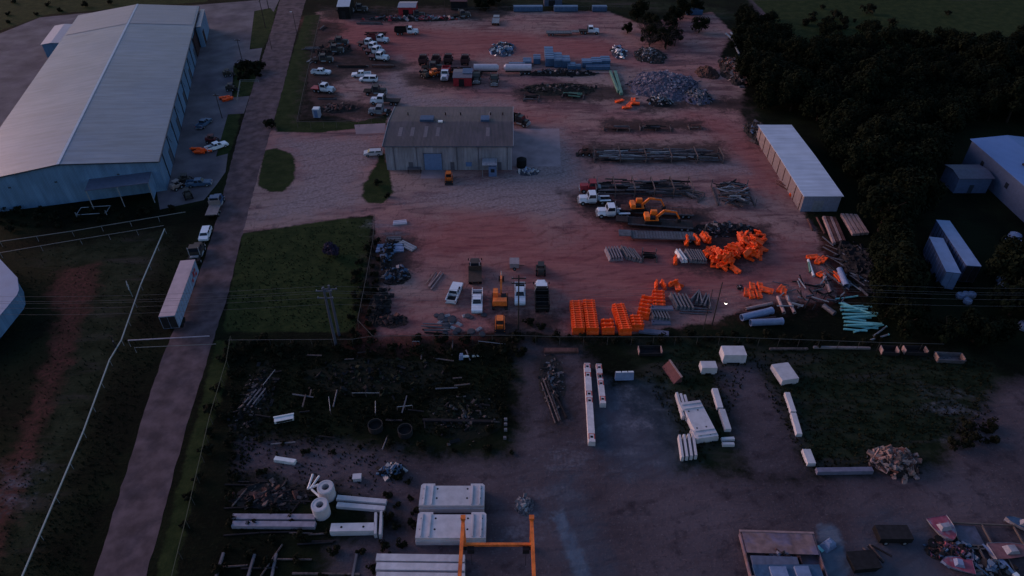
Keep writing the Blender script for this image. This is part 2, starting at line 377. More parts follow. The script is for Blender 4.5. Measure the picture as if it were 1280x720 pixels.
# ---------------------------------------------------------------- road, paving sheets
def smooth_line(pts, k=6):
    out = []
    for i in range(len(pts)-1):
        p0 = pts[max(i-1,0)]; p1 = pts[i]; p2 = pts[i+1]; p3 = pts[min(i+2,len(pts)-1)]
        for j in range(k):
            t = j/k
            out.append(tuple(.5*((2*b)+(-a+c_)*t+(2*a-5*b+4*c_-d)*t*t+(-a+3*b-3*c_+d)*t**3) for a,b,c_,d in zip(p0,p1,p2,p3)))
    return out+[pts[-1]]
def strip(name, L, Rr, z, m_, jit=.12):
    L = smooth_line(L); Rr = smooth_line(Rr)
    N = 240
    def res(pl):
        q = [G(*p, z) for p in pl]; d = [0]
        for a, b in zip(q, q[1:]): d.append(d[-1]+(b-a).length)
        out = []
        for i in range(N):
            t = d[-1]*i/(N-1); j = max(k for k in range(len(d)) if d[k] <= t+1e-6); j = min(j, len(q)-2)
            u = (t-d[j])/max(d[j+1]-d[j], 1e-6); out.append(q[j].lerp(q[j+1], min(u,1)))
        return out
    A = res(L); B = res(Rr); mb = MB()
    vs = []
    for i in range(N):
        e = (B[i]-A[i]).normalized()
        vs += [A[i]+e*random.uniform(-jit,jit), A[i].lerp(B[i],.5), B[i]+e*random.uniform(-jit,jit)]
    fs = [f for i in range(N-1) for f in ((3*i,3*i+1,3*i+4,3*i+3),(3*i+1,3*i+2,3*i+5,3*i+4))]
    o = mb.add(vs, fs).build(name, m_); return tag(o, kind='structure')
asph = mat('dusty_asphalt', (.135,.092,.104), .9, var=.5, c2=(.088,.064,.078), scale=.45, bump=.15)
strip('road', [(366,-60),(344,22),(319,100),(295,180),(268,285),(238,370),(206,440),(170,550),(118,720),(95,800)],
      [(400,-60),(374,30),(351,120),(328,200),(305,285),(287,360),(262,440),(226,560),(183,720),(160,800)], .012, asph)
def sheet(name, pts, z, m_):
    q = [G(*p, z) for p in pts]; mb = MB(); mb.add(q, [tuple(range(len(q)))])
    return tag(mb.build(name, m_), kind='structure')
pav = mat('worn_concrete_paving', (.13,.112,.128), .85, var=.4, c2=(.095,.08,.10), scale=.16, bump=.1)
pav2 = mat('pale_concrete_paving', (.27,.20,.22), .85, var=.25, c2=(.22,.17,.19), scale=.3)
sheet('warehouse_yard_paving', [(-200,260),(-200,120),(-60,70),(0,42),(50,22),(100,17),(200,10),(350,-2),(342,15),(338,10),(318,14),(312,62),(328,60),(324,76),(292,82),(290,122),(312,120),(305,142),(285,143),(270,196),(285,192),(282,215),(270,232),(255,250),(200,262),(196,240)][::-1], .006, pav)
sheet('concrete_apron', [(640,161),(699,161),(701,208),(640,208)][::-1], .008, pav2)
sheet('concrete_apron', [(443,156),(482,154),(481,166),(445,168)][::-1], .008, pav2)
sheet('concrete_apron', [(528,207),(556,207),(556,223),(526,223)][::-1], .008, pav2)
# ================================================================ BUILDINGS
wall_blue = mat('blue_grey_wall_sheeting', (.13,.25,.42), .5, var=.18, c2=(.11,.22,.38), scale=.25, wave=('X', 1.1, .18), streak=((.8,.8,.08),.25))
wall_blue_y = mat('blue_grey_wall_sheeting_side', (.13,.25,.42), .5, var=.18, c2=(.11,.22,.38), scale=.25, wave=('Y', 1.1, .18), streak=((.8,.8,.08),.25))
roof_big = mat('long_span_metal_roof', (.165,.185,.24), .42, metal=.2, var=.14, c2=(.14,.165,.23), scale=.09, wave=('X', .55, .10), streak=((.9,.05,1),.22))
roof_new = mat('newer_metal_roof_sheets', (.19,.18,.23), .42, metal=.35, var=.1, scale=.09, wave=('X', .55, .10), streak=((.9,.05,1),.15))
trim = mat('pale_blue_trim', (.28,.36,.46), .5, var=.15)
trimd = mat('dark_trim', (.03,.045,.07), .6)
roof_shop = mat('weathered_brown_metal_roof', (.088,.066,.078), .6, var=.3, c2=(.07,.052,.068), scale=.22, wave=('X', 1.0, .25), streak=((1.5,.06,1),.35))
wall_shop = mat('grey_wall_sheeting', (.30,.30,.36), .6, var=.2, c2=(.25,.25,.31), scale=.3, wave=('X', .9, .2), streak=((1.2,1.2,.1),.3))
skyl = mat('translucent_roof_sheet', (.13,.10,.115), .5, var=.25, scale=2)
shopblue = mat('blue_door_paint', (.10,.16,.32), .5, var=.2)
tarp = mat('blue_roof_patch', (.045,.085,.17), .6, var=.3)
def gable(name, label, cat, loc, rz, L, Wd, eave, ridge, wm, rm, over=.5, wm2=None, group=None, rpos=.5):
    """ridge along local x, from 0..L; y 0..Wd; wall and roof parts"""
    t = thing(name, label, cat, loc, rz, group)
    a = MB()
    yr = Wd*rpos
    a.use(0).add([(0,0,0),(L,0,0),(L,0,eave),(0,0,eave)], [(0,1,2,3)])
    a.add([(0,Wd,0),(L,Wd,0),(L,Wd,eave),(0,Wd,eave)], [(3,2,1,0)])
    a.use(1).add([(0,0,0),(0,Wd,0),(0,Wd,eave),(0,yr,ridge-.06),(0,0,eave)], [(4,3,2,1,0)])
    a.add([(L,0,0),(L,Wd,0),(L,Wd,eave),(L,yr,ridge-.06),(L,0,eave)], [(0,1,2,3,4)])
    a.build('wall', [wm, wm2 or wm], t)
    r = MB(); o = over; s1 = (ridge-eave)/max(yr,.01); s2 = (ridge-eave)/max(Wd-yr,.01)
    th = .14
    prof = [(-o, eave-o*s1), (yr, ridge), (Wd+o, eave-o*s2)]
    for (p, q) in ((prof[0], prof[1]), (prof[1], prof[2])):
        r.add([(-o,p[0],p[1]),(L+o,p[0],p[1]),(L+o,q[0],q[1]),(-o,q[0],q[1]),
               (-o,p[0],p[1]+th),(L+o,p[0],p[1]+th),(L+o,q[0],q[1]+th),(-o,q[0],q[1]+th)],
              [(3,2,1,0),(4,5,6,7),(0,1,5,4),(1,2,6,5),(2,3,7,6),(3,0,4,7)])
    ro = r.build('roof', rm, t)
    return t, ro, prof, th
# big warehouse: front right base corner, long axis leaning back to the left
u = Vector((-.269,.963,0)); a_w = math.atan2(u.y, u.x)
LW, WW = 118.0, 38.0
wh, wroof, pf, th = gable('warehouse', 'huge long metal warehouse with a two-tone low gable roof and blue walls beside the road', 'warehouse',
    (-78.9,136,0), a_w, LW, WW, 7.4, 9.5, wall_blue, roof_big, .45, wall_blue_y)
def on_roof(x0, x1, y0, y1, e, r, W_, lift):
    f = lambda y: (e+(r-e)*y/(W_/2) if y <= W_/2 else e+(r-e)*(W_-y)/(W_/2))+lift
    return [(x0,y0,f(y0)),(x1,y0,f(y0)),(x1,y1,f(y1)),(x0,y1,f(y1))]
b = MB().box(-.5, LW+.5, WW/2-.28, WW/2+.28, 9.60, 9.72); b.build('ridge_cap', trim, wroof)
b = MB().box(-.52, -.46, -.5, WW+.5, 7.2, 7.38)
e1 = MB()
e1.bar((-.5,-.45,7.42),(-.5,WW/2,9.55),.08,.3).bar((-.5,WW/2,9.55),(-.5,WW+.45,7.42),.08,.3); e1.build('gable_trim', trimd, wh)
g = MB().bar((-.4,-.55,7.35),(LW+.4,-.55,7.35),.18,.22); g.build('gutter', trimd, wh)
for (x0, x1) in ((LW-21, LW+.3),):
    for (y0, y1) in ((.0, WW/2-.4), (WW/2+.4, WW)):
        b = MB(); q = on_roof(x0, x1, y0, y1, 7.45, 9.55, WW, .16); b.add(q, [(0,1,2,3)]); b.add([(x,y,z-.05) for x,y,z in q], [(3,2,1,0)]); b.build('reroofed_section', roof_new, wroof)
for x in range(6, 117, 9):
    b = MB().box(x-.09, x+.09, -.24, -.02, 0, 7.2)
    b.bar((x, -.14, 7.2), (x+3.2, -.14, 3.2), .06, .1) if x % 2 else None
    b.build('downspout', trimd, wh)
for x in (14, 32, 50, 68, 86):
    d = MB().box(x-1.6, x+1.6, -.10, -.01, .1, 3.6).build('roller_door', mat('dull_roller_door', (.05,.07,.11), .6, wave=('Z',2.5,.3)), wh)
for x in (24, 42, 60):
    b = MB().box(x-.5, x+.5, -.1, -.01, 4.2, 5.2).build('louvre', trimd, wh)
op = MB().box(88.5, 97, -.3, -.02, 0, 5.6); op.build('loading_opening', mat('dark_bay', (.035,.022,.026), .9), wh)
cn = MB().box(97.4, 117, -2.0, -.56, 0, 6.6); cn.build('side_lean_to', wall_blue, wh); MB().frus(97.2,117.2,-2.2,-.56,6.602,97.2,117.2,-2.2,-.56,6.75).build('lean_to_roof', roof_new, wh); MB().box(99,103,-2.06,-2.005,.1,4.4).build('bay_door', mat('dark_bay', (.035,.022,.026), .9), wh)
for y in (8.5, 21, 30):
    MB().box(-.12,-.02, y-.25, y+.25, 5.3, 5.6).build('wall_lamp', trimd, wh)
# front canopy
cp = thing('entrance_canopy_frame', 'flat blue canopy on posts against the front gable wall of the big warehouse', 'canopy', (-78.9,136,0), a_w)
q = [G(105,231,5.4), G(187,220,5.4), G(186,234,4.8), G(104,245,4.8)]
inv = (Matrix.Translation((-78.9,136,0)) @ Matrix.Rotation(a_w,4,'Z')).inverted()
q = [inv @ p for p in q]
MB().box(-5.2,-.06, 1.8, 14.5, 5.0, 5.14).build('canopy_roof', mat('blue_canopy_sheet', (.085,.10,.16), .5, var=.2, wave=('Y',1.2,.2)), cp)
for y in (2.0, 8.2, 14.3):
    MB().box(-5.1,-4.95,y-.08,y+.08,0,4.98).build('post', galv, cp)
MB().box(-5.1, -.2, 1.82, 1.9, 1.0, 4.98).build('side_panel', wall_blue, cp)
# steel frame + shrubs in front of canopy
fr = thing('pipe_rack', 'pale welded pipe frame lying on the dark grass in front of the warehouse canopy', 'frame', G(118,265), R(8))
for (p, q_) in (((-3,-1.6,.5),(3.2,-1.6,.5)),((-3,1.4,.5),(3.0,1.4,.5))): MB().tube(p,q_,.09,n=6).build('rail', galv, fr)
for x in (-3, 3.1): MB().tube((x,-1.6,.0),(x,-1.6,1.1),.09,n=6).tube((x,-1.6,.5),(x,1.4,.5),.09,n=6).build('end_post', galv, fr)
# small white building on the far left side
t, ro, _, _ = gable('outbuilding', 'small pale-roofed outbuilding against the left side of the big warehouse', 'shed', G(83,70), a_w, 19, 5.6, 4.2, 4.5, wall_blue, mat('pale_roof_sheets', (.42,.36,.40), .5, var=.12), .3)
MB().box(-.08,-.01,2,3.2,0,2.2).build('door', trimd, t)
# central workshop
shop, sroof, pf, th = gable('workshop', 'grey metal workshop with a brown ribbed roof in the middle of the red yard', 'workshop',
    (-29.9,145.6,0), 0, 29.9, 21.6, 6.3, 7.3, wall_shop, roof_shop, .35)
for x in (3.1,6.0,9.2,12.1,24.1):
    y0, y1 = random.choice([(3.5,8.5),(3.0,7),(4,8)])
    b = MB(); b.add(on_roof(x-.45,x+.45,y0,y1,6.3,7.3,21.6,.17), [(0,1,2,3)]); b.build('roof_light', skyl, sroof)
for x in (3.8,13.2,17,24.5,27.6):
    b = MB(); z = on_roof(x,x,15,15,6.3,7.3,21.6,.14)[0][2]; b.tube((x,15.5,z-.05),(x,15.5,z+.6),.16,n=8); b.build('vent_pipe', dark, sroof)
b = MB(); b.add(on_roof(24.0,24.5,12,18,6.3,7.3,21.6,.17), [(0,1,2,3)]); b.build('roof_light', skyl, sroof)
for x0, x1 in ((7.3,10.6),(22.2,24.3)):
    MB().box(x0,x1,10.7,13.2,7.32,7.95).build('ridge_vent', tarp, sroof)
MB().box(11.8,12.9,10.2,11.0,7.35,7.7).build('ridge_hatch', white, sroof)
for x in (-.42, 30.2): MB().bar((x,-.3,6.42),(x,10.8,7.45),.12,.22).bar((x,10.8,7.45),(x,21.9,6.42),.12,.22).build('gable_trim', galv, shop)
MB().bar((-.3,-.42,6.32),(30.2,-.42,6.32),.16,.2).build('gutter', trimd, shop)
d = MB().box(9.1,13.2,-.09,-.01,.05,4.3).build('roller_door', mat('pale_blue_roller_door', (.13,.21,.40), .5, var=.15, wave=('Z',3,.25)), shop)
MB().box(8.9,9.08,-.13,-.02,0,4.5).box(13.22,13.4,-.13,-.02,0,4.5).box(8.9,13.4,-.13,-.02,4.32,4.5).build('door_frame', mat('grey_door_frame',(.09,.1,.14),.6), d)
f = MB().box(18.9,20.3,-.1,-.02,1.0,2.1).build('window', mat('blue_window_pane', (.10,.18,.36), .2), shop)
MB().box(18.8,20.4,-.13,-.03,.88,.99).build('sill', galv, f)
for x in (5.8, 15.7, 26.9): MB().box(x-.5,x+.5,-.07,-.01,0,2.1).build('door', mat('grey_steel_door', (.09,.09,.12), .6), shop)
for x in (2,7.4,16.9,22,28.8): MB().box(x-.06,x+.06,-.2,-.02,0,6.2).build('downspout', mat('dim_grey_trim',(.09,.09,.12),.6), shop)
en = thing('site_office_booth', 'small blue booth with a grey awning at the front wall of the brown-roofed workshop', 'booth', (-7.0,145.4,0))
MB().box(1.5,3.4,-3.0,-.9,0,2.6).build('cabin', shopblue, en)
MB().frus(0,3.5,-3.3,-.15,3.1,0,3.5,-3.0,-.15,3.3).build('awning', wall_shop, en)
for x in (.06, 3.44): MB().box(x-.05,x+.05,-3.2,-3.1,0,3.05).build('post', galv, en)
MB().box(2.0,2.9,-3.05,-3.01,1.1,2.0).build('window', glass, en)
# boxes and drums by the workshop wall
tk = thing('water_tank', 'dark tank on the concrete apron beside the right wall of the workshop', 'tank', (2.3,147.3,0))
MB().lathe([(1.15,0),(1.2,.1),(1.2,2.0),(.5,2.35),(.2,2.4)],14).build('shell', black, tk); MB().lathe([(.25,2.38),(.25,2.55)],8).build('lid', dark, tk)
st = thing('steel_work_table', 'dark steel work table in front of the workshop wall left of the roller door', 'table', (-23.2,144.4,0))
MB().box(-1.6,1.6,-.6,.6,1.0,1.1).build('top', steel, st)
for x in (-1.5,1.5):
    for y in (-.5,.5): MB().box(x-.05,x+.05,y-.05,y+.05,0,1).build('leg', dark, st)
# right long shed
shed, r_, _, _ = gable('open_sided_shed', 'long narrow shed with a pale bluish roof along the right edge of the red yard', 'shed', (62.9,127.0,0), 0, 8.0, 34.5, 3.9, 4.15, mat('sheeting_skylight_tint', (.22,.25,.35), .6, var=.2, wave=('X',.8,.1)), mat('pale_blue_roof_sheets', (.42,.47,.58), .45, var=.14, scale=.25, streak=((.08,1.1,1),.18)), .3, mat('sheeting_pink_glow_tint', (.20,.16,.17), .6, var=.2, wave=('Y',.8,.1)))  # wall colours carry the light: blue skylight on ends, pink glow on sides
for k in range(9): MB().box(-.12,-.02, 1+k*3.9, 1.16+k*3.9, 0, 3.85).build('wall_post', rust, shed)
MB().box(2.4,4.6,-.06,-.01,0,2.7).build('door', galv, shed)
# right-hand blue buildings
t, r_, _, _ = gable('factory_building', 'large blue-roofed building cut off by the right edge of the photo behind trees', 'building', (125.3,104,0), R(90), 44.5, 16, 6.4, 7.3, mat('grey_blue_sheeting', (.07,.10,.18), .5, var=.2, wave=('X',1,.15)), mat('blue_metal_roof', (.07,.15,.36), .5, var=.15, scale=.15, wave=('X',.6,.12)), .4)
for x in (8,18,28,38): MB().box(x-.5,x+.5,16.02,16.1,3.0,4.2).build('window', glass, t)
MB().box(30,31.2,11,12.4,7.05,7.4).build('roof_hatch', dark, r_)
t, r_, _, _ = gable('annex_shed', 'small grey lean-to shed standing beside the blue-roofed building among trees', 'shed', (100.3,134.8,0), 0, 7.4, 6.0, 3.8, 4.3, mat('dim_blue_sheeting', (.09,.13,.24), .5, var=.2), mat('dark_mauve_roof', (.075,.075,.115), .6, var=.2), .3, None, None, .5)
MB().box(3,4,-.06,-.01,0,2.1).build('door', trimd, t)
# left edge building
le = thing('round_fronted_building', 'blue metal building cut off by the left edge of the photo', 'building', (0,0,0))
c0 = G(22,362,3.3); pts = [c0, c0+Vector((.5,-1.5,0)), c0+Vector((.9,-11,0)), c0+Vector((-14,-17,0)), c0+Vector((-22,-6,0)), c0+Vector((-9.5,9.8,0)), c0+Vector((-2.2,3.4,0))]
le.location = (c0.x, c0.y, 0); loc = [(p.x-c0.x, p.y-c0.y) for p in pts]
MB().prism(loc, 0, 3.0).build('wall', wall_blue, le)
cx, cy = sum(p[0] for p in loc)/len(loc), sum(p[1] for p in loc)/len(loc)
MB().prism([(cx+(p[0]-cx)*1.03, cy+(p[1]-cy)*1.03) for p in loc], 3.0, 3.25).build('roof', mat('blue_grey_roof', (.08,.17,.32), .5, var=.15, scale=.3), le)
# top edge low sheds
def hut(label, px, py, L, W_, h, rz, wm, rm, name='shed', n_open=0, extra=None):
    t, r_, _, _ = gable(name, label, 'shed', G(px,py), rz, L, W_, h, h+W_*.07, wm, rm, .25)
    MB().box(L*.25,L*.25+min(3,L*.35),-.06,-.01,0,min(2.8,h*.8)).build('door', extra or dark, t)
    return t
hut('narrow white-roofed shed at the top of the photo by the road junction', 424, 24, 4.2, 14, 4.4, R(4), black, mat('white_roof_sheets', (.40,.42,.48), .5, var=.15))
hut('red-fronted shed with a white roof in the top row behind the trucks', 499, 22, 6.3, 7, 3.6, 0, red, mat('pale_shed_roof', (.26,.25,.30), .5, var=.2), extra=black)
hut('dark red-roofed shed in the top row near the middle', 564, 13, 6.0, 6, 3.2, 0, dark, mat('dull_red_roof', (.09,.03,.035), .7, var=.3))
hut('pale blue box-shaped hut at the top edge above the blue container row', 680, 8, 7, 5, 2.8, 0, mat('dull_blue_board', (.06,.08,.14), .6), mat('dull_blue_grey_roof', (.10,.12,.18), .6))
# ---------------------------------------------------------------- containers and box trailers
def make_box_trailer(L, roofm, sidem, marks=False, wheels=True, Wd=2.6, h=4.0, endm=None):
    def f():
        t = thing('box_trailer', '', 'trailer')
        z0 = 1.2 if wheels else .15
        MB().box(-L/2,L/2,-Wd/2,Wd/2,z0,h-.06).build('box_body', sidem, t)
        MB().box(-L/2-.03,L/2+.03,-Wd/2-.03,Wd/2+.03,h-.06,h).build('roof', roofm, t)
        k = int(L/1.2)
        for i in range(k+1):
            x = -L/2+.08+i*(L-.16)/k
            for s in (-1,1): MB().box(x-.05,x+.05, min(s*Wd/2,s*(Wd/2+.04)), max(s*Wd/2,s*(Wd/2+.04)), z0+.1, h-.1).build('side_post', galv if not endm else endm, t)
        for s in (-1,1): MB().box(-L/2-.06,-L/2-.005, .04 if s>0 else -Wd/2+.08, Wd/2-.08 if s>0 else -.04, z0+.1, h-.2).build('rear_door', endm or dark, t)
        if marks:
            for (x0,x1,z0_,z1_) in ((L/2-3.4,L/2-2.6,2.2,3.4),(L/2-2.3,L/2-1.7,2.7,3.4),(L/2-4.6,L/2-3.9,1.9,2.6),(L/2-2.2,L/2-1.4,1.7,2.3)):
                MB().box(x0,x1,-Wd/2-.06,-Wd/2-.045,z0_,z1_).build('red_marking', red, t)
        if wheels:
            for x in (-L/2+1.6,-L/2+2.9):
                for s in (-1,1):
                    wl = MB().tube((x,s*(Wd/2-.45),.52),(x,s*(Wd/2-.02),.52),.52,n=14).build('wheel', black, t)
            MB().box(-L/2+.5,L/2-1,-.5,.5,.9,1.2).build('chassis', dark, t)
            for s in (-1,1): MB().box(L/2-3,L/2-2.85,s*.8-.08,s*.8+.08,.0,1.2).build('landing_leg', dark, t)
        return t
    return f
ptr = mat('white_roof_pink_glow_tint', (.38,.27,.30), .5, var=.2, scale=.6)  # white roof, the pink dusk glow is put into its colour
sidewh = mat('white_side_skylight_tint', (.24,.33,.50), .45, var=.2)  # white side, blue skylight is put into its colour
m_, a_, L_ = seg((209.5,392),(233.8,327.6),4.0)
place('trailer53', make_box_trailer(16.2, ptr, sidewh, True), (m_.x,m_.y,0), a_, 'long white box trailer with red markings parked on the roadside left of the road')
m_, a_, L_ = seg((1217.5,332.3),(1178.5,275.2),4.0)
blc = mat('pale_blue_container_paint', (.16,.23,.40), .5, var=.2, scale=.6)
place('cont_a', make_box_trailer(15.6, blc, mat('ribbed_blue_side',(.07,.11,.22),.5,wave=('X',1.2,.4)), False, False, 2.6, 4.0, dark), (m_.x,m_.y,0), a_, 'right-hand long blue container of the pair in the trees on the right')
m_, a_, L_ = seg((1191.5,339.7),(1170.5,297.5),4.0)
place('cont_b', make_box_trailer(11.6, blc, mat('ribbed_blue_side',(.07,.11,.22)), False, False, 2.5, 4.0, blc), (m_.x,m_.y,0), a_, 'left-hand shorter blue container of the pair in the trees on the right')
# ================================================================ VEHICLES (x forward)
def wheels(t, xs_, hw, r, wd=.28, m_=None):
    for x in xs_:
        for s in (-1,1):
            wl = MB().tube((x,s*(hw-wd),r),(x,s*hw,r),r,n=14).build('wheel', m_ or black, t)
            MB().tube((x,s*(hw-.02),r),(x,s*(hw+.015),r),r*.5,n=10).build('rim', galv, wl)
def cabin(t, x0,x1,hw,z0,z1, paint, rake=(.5,.25), inset=.16, name='cab'):
    """greenhouse: x0 rear, x1 front; dark panes set on the sloping faces"""
    X0,X1 = x0+rake[1], x1-rake[0]; hi = hw-inset
    c = MB().frus(x0,x1,-hw,hw,z0,X0,X1,-hi,hi,z1).build(name, paint, t)
    def pane(nm, q):
        nrm = (q[1]-q[0]).cross(q[3]-q[0]).normalized(); ce = sum(q, Vector())/4
        if nrm.dot(ce-Vector(((x0+x1)/2,0,(z0+z1)/2))) < 0: nrm = -nrm; q = q[::-1]
        q = [ce+(p-ce)*.86+nrm*.012 for p in q]
        MB().add(q+[p-nrm*.02 for p in q], [(0,1,2,3),(7,6,5,4),(0,4,5,1),(1,5,6,2),(2,6,7,3),(3,7,4,0)]).build(nm, glass, c)
    V = Vector
    pane('windscreen', [V((x1,-hw,z0)),V((x1,hw,z0)),V((X1,hi,z1)),V((X1,-hi,z1))])
    pane('rear_window', [V((x0,hw,z0)),V((x0,-hw,z0)),V((X0,-hi,z1)),V((X0,hi,z1))])
    for s in (-1,1):
        mx = (x0+x1)/2; MX = (X0+X1)/2
        if x1-x0 > 2.2:
            pane('side_window', [V((x0,s*hw,z0)),V((mx-.05,s*hw,z0)),V((MX-.05,s*hi,z1)),V((X0,s*hi,z1))])
            pane('side_window', [V((mx+.05,s*hw,z0)),V((x1,s*hw,z0)),V((X1,s*hi,z1)),V((MX+.05,s*hi,z1))])
        else: pane('side_window', [V((x0,s*hw,z0)),V((x1,s*hw,z0)),V((X1,s*hi,z1)),V((X0,s*hi,z1))])
    return c
def make_pickup(paint, bedm=None, rack=False):
    def f():
        t = thing('pickup_truck', '', 'pickup')
        b = MB()
        b.prof_y([(.9,.45),(2.75,.45),(2.9,.6),(2.88,.95),(2.7,1.08),(1.2,1.2),(.9,1.2)], -.98, .98)      # bonnet
        b.box(-1.0,.9,-.98,.98,.42,1.2)
        b.box(-2.95,-1.0,-.98,-.86,.5,1.3).box(-2.95,-1.0,.86,.98,.5,1.3).box(-2.95,-2.86,-.86,.86,.5,1.25)
        b.build('body', paint, t)
        MB().box(-2.86,-1.0,-.86,.86,.5,.72).build('bed', bedm or dark, t)
        cabin(t, -1.0, 1.25, .9, 1.2, 1.86, paint, (.62,.15), .14)
        wheels(t, (1.9,-1.85), 1.0, .4)
        for s in (-1,1):
            MB().box(2.84,2.93,s*.72-.16,s*.72+.16,.7,.9).build('headlight', lampw, t)
            MB().box(-2.98,-2.95,s*.9-.06,s*.9+.06,.8,1.15).build('tail_light', redl, t)
        MB().box(2.9,3.0,-.95,.95,.42,.6).build('front_bumper', galv, t); MB().box(-3.05,-2.96,-.95,.95,.45,.62).build('rear_bumper', galv, t)
        if rack: 
            for s in (-1,1): MB().tube((-2.9,s*.92,1.7),(-1.0,s*.92,1.7),.05,n=6).tube((-2.9,s*.92,1.3),(-2.9,s*.92,1.7),.05,n=6).build('rack_rail', white, t)
        return t
    return f
def make_van(paint, L=4.9, h=1.8):
    def f():
        t = thing('passenger_van', '', 'van')
        MB().prof_y([(-L/2,.4),(L/2-.1,.4),(L/2,.6),(L/2-.05,.95),(L/2-.9,1.1),(-L/2,1.1)], -.92, .92).build('body', paint, t)
        cabin(t, -L/2+.05, L/2-.95, .88, 1.1, h, paint, (.6,.3), .14, 'greenhouse')
        wheels(t, (L/2-.95,-L/2+.95), .94, .36)
        for s in (-1,1): MB().box(L/2-.06,L/2+.02,s*.7-.14,s*.7+.14,.65,.85).build('headlight', lampw, t)
        return t
    return f
def make_tractor(paint, body=None, bodym=None, L=8.5, cabw=1.15, hoodL=1.9, bodyh=1.3):
    """bonneted heavy truck; body None = tractor unit with fifth wheel, 'dump', 'flat', 'tank', 'van'"""
    def f():
        t = thing('heavy_truck', '', 'truck')
        x1 = L/2; xc = x1-hoodL; xr = xc-1.9
        MB().box(-L/2,x1-.4,-.45,.45,.7,.98).build('chassis', dark, t)
        hd = MB().frus(xc,x1,-.95,.95,.95,xc,x1-.25,-.72,.72,1.75)
        hd.frus(xc,x1-.15,-cabw,-.75,.75,xc+.3,x1-.5,-cabw+.1,-.75,1.2).frus(xc,x1-.15,.75,cabw,.75,xc+.3,x1-.5,.75,cabw-.1,1.2)
        hd.build('bonnet', paint, t)
        MB().box(x1,x1+.06,-.6,.6,.85,1.55).build('grille', galv, t)
        MB().box(x1-.1,x1+.15,-1.1,1.1,.5,.78).build('front_bumper', galv, t)
        MB().box(xr,xc,-cabw,cabw,.8,1.75).build('cab_lower', paint, t)
        cabin(t, xr, xc, cabw, 1.75, 2.65, paint, (.3,.1), .12)
        for s in (-1,1):
            MB().box(x1-.02,x1+.03,s*.85-.13,s*.85+.13,1.0,1.22).build('headlight', lampw, t)
            MB().tube((xr-.15,s*(cabw-.15),1.0),(xr-.15,s*(cabw-.15),3.0),.08,n=7).build('exhaust_stack', galv, t)
            MB().box(xc+.25,xc+.33,s*(cabw+.28)-.1,s*(cabw+.28)+.1,1.8,2.3).build('mirror', dark, t)
            MB().tube((xr+.2,s*(cabw-.18),.75),(xc-.2,s*(cabw-.18),.75),.3,n=10).build('fuel_tank', galv, t)
        wheels(t, (x1-.9,), 1.2, .52, .32)
        rx = (-L/2+.9,-L/2+2.2) if L > 6.5 else (-L/2+1,)
        wheels(t, rx, 1.22, .52, .55)
        if body is None:
            MB().lathe([(.5,1.0),(.5,1.12)],10).build('fifth_wheel', dark, t).location.x = -L/2+1.6
            for s in (-1,1): MB().box(-L/2+.3,-L/2+2.8,s*.95-.28,s*.95+.28,1.06,1.12).build('mudguard', paint if L > 7 else dark, t)
            MB().box(xr-1.0,xr-.4,-.8,.8,.98,1.3).build('deck_plate', galv, t)
        B0, B1 = -L/2-.2, xr-.3
        if body == 'dump':
            b = MB().frus(B0,B1,-1.2,1.2,1.1,B0-.1,B1,-1.25,1.25,1.2)
            b.box(B0,B1,-1.25,-1.15,1.2,1.2+bodyh).box(B0,B1,1.15,1.25,1.2,1.2+bodyh).box(B1-.1,B1,-1.15,1.15,1.2,1.4+bodyh).box(B0-.08,B0,-1.15,1.15,1.2,1.1+bodyh)
            db = b.build('dump_body', bodym, t)
            MB().box(B1,B1+.7,-1.2,1.2,1.38+bodyh,1.46+bodyh).build('cab_guard', bodym, db)
            r_ = MB()
            for i in range(5):
                x = B0+.3+i*(B1-B0-.6)/4
                for s in (-1,1): r_.box(x-.06,x+.06,s*1.28-.03,s*1.28+.03,1.2,1.15+bodyh)
            r_.build('side_rib', bodym, db)
        if body == 'flat':
            MB().box(B0,B1,-1.25,1.25,1.1,1.25).build('flat_deck', bodym, t); MB().box(B1-.1,B1,-1.25,1.25,1.25,2.3).build('headboard', bodym, t)
        if body == 'tank':
            MB().tube((B0,0,1.95),(B1,0,1.95),.95,n=16).build('tank', bodym, t)
        return t
    return f
def make_lowboy(L, deckm, stakes=False, load=None):
    def f():
        t = thing('flatbed_trailer', '', 'trailer')
        MB().box(-L/2,L/2-2.5,-1.28,1.28,.95,1.12).box(L/2-2.5,L/2,-1.1,1.1,1.25,1.42).build('deck', deckm, t)
        MB().box(-L/2,L/2-2.6,-1.36,-1.29,.85,1.16).box(-L/2,L/2-2.6,1.29,1.36,.85,1.16).build('side_rail', steel, t)
        pl = MB()
        for i in range(int(L*1.6)):
            x = -L/2+.1+i*.6
            if x < L/2-2.7: pl.box(x,x+.06,-1.27,1.27,1.121,1.128)
        pl.build('deck_cleat', dark, t)
        wheels(t, (-L/2+1,-L/2+2.2), 1.25, .45, .5)
        MB().box(-L/2+.2,L/2-2.5,-.4,.4,.6,.94).build('chassis', dark, t)
        for s in (-1,1): MB().box(L/2-3.2,L/2-3.08,s*.8-.06,s*.8+.06,0,.95).build('landing_leg', dark, t)
        return t
    return f
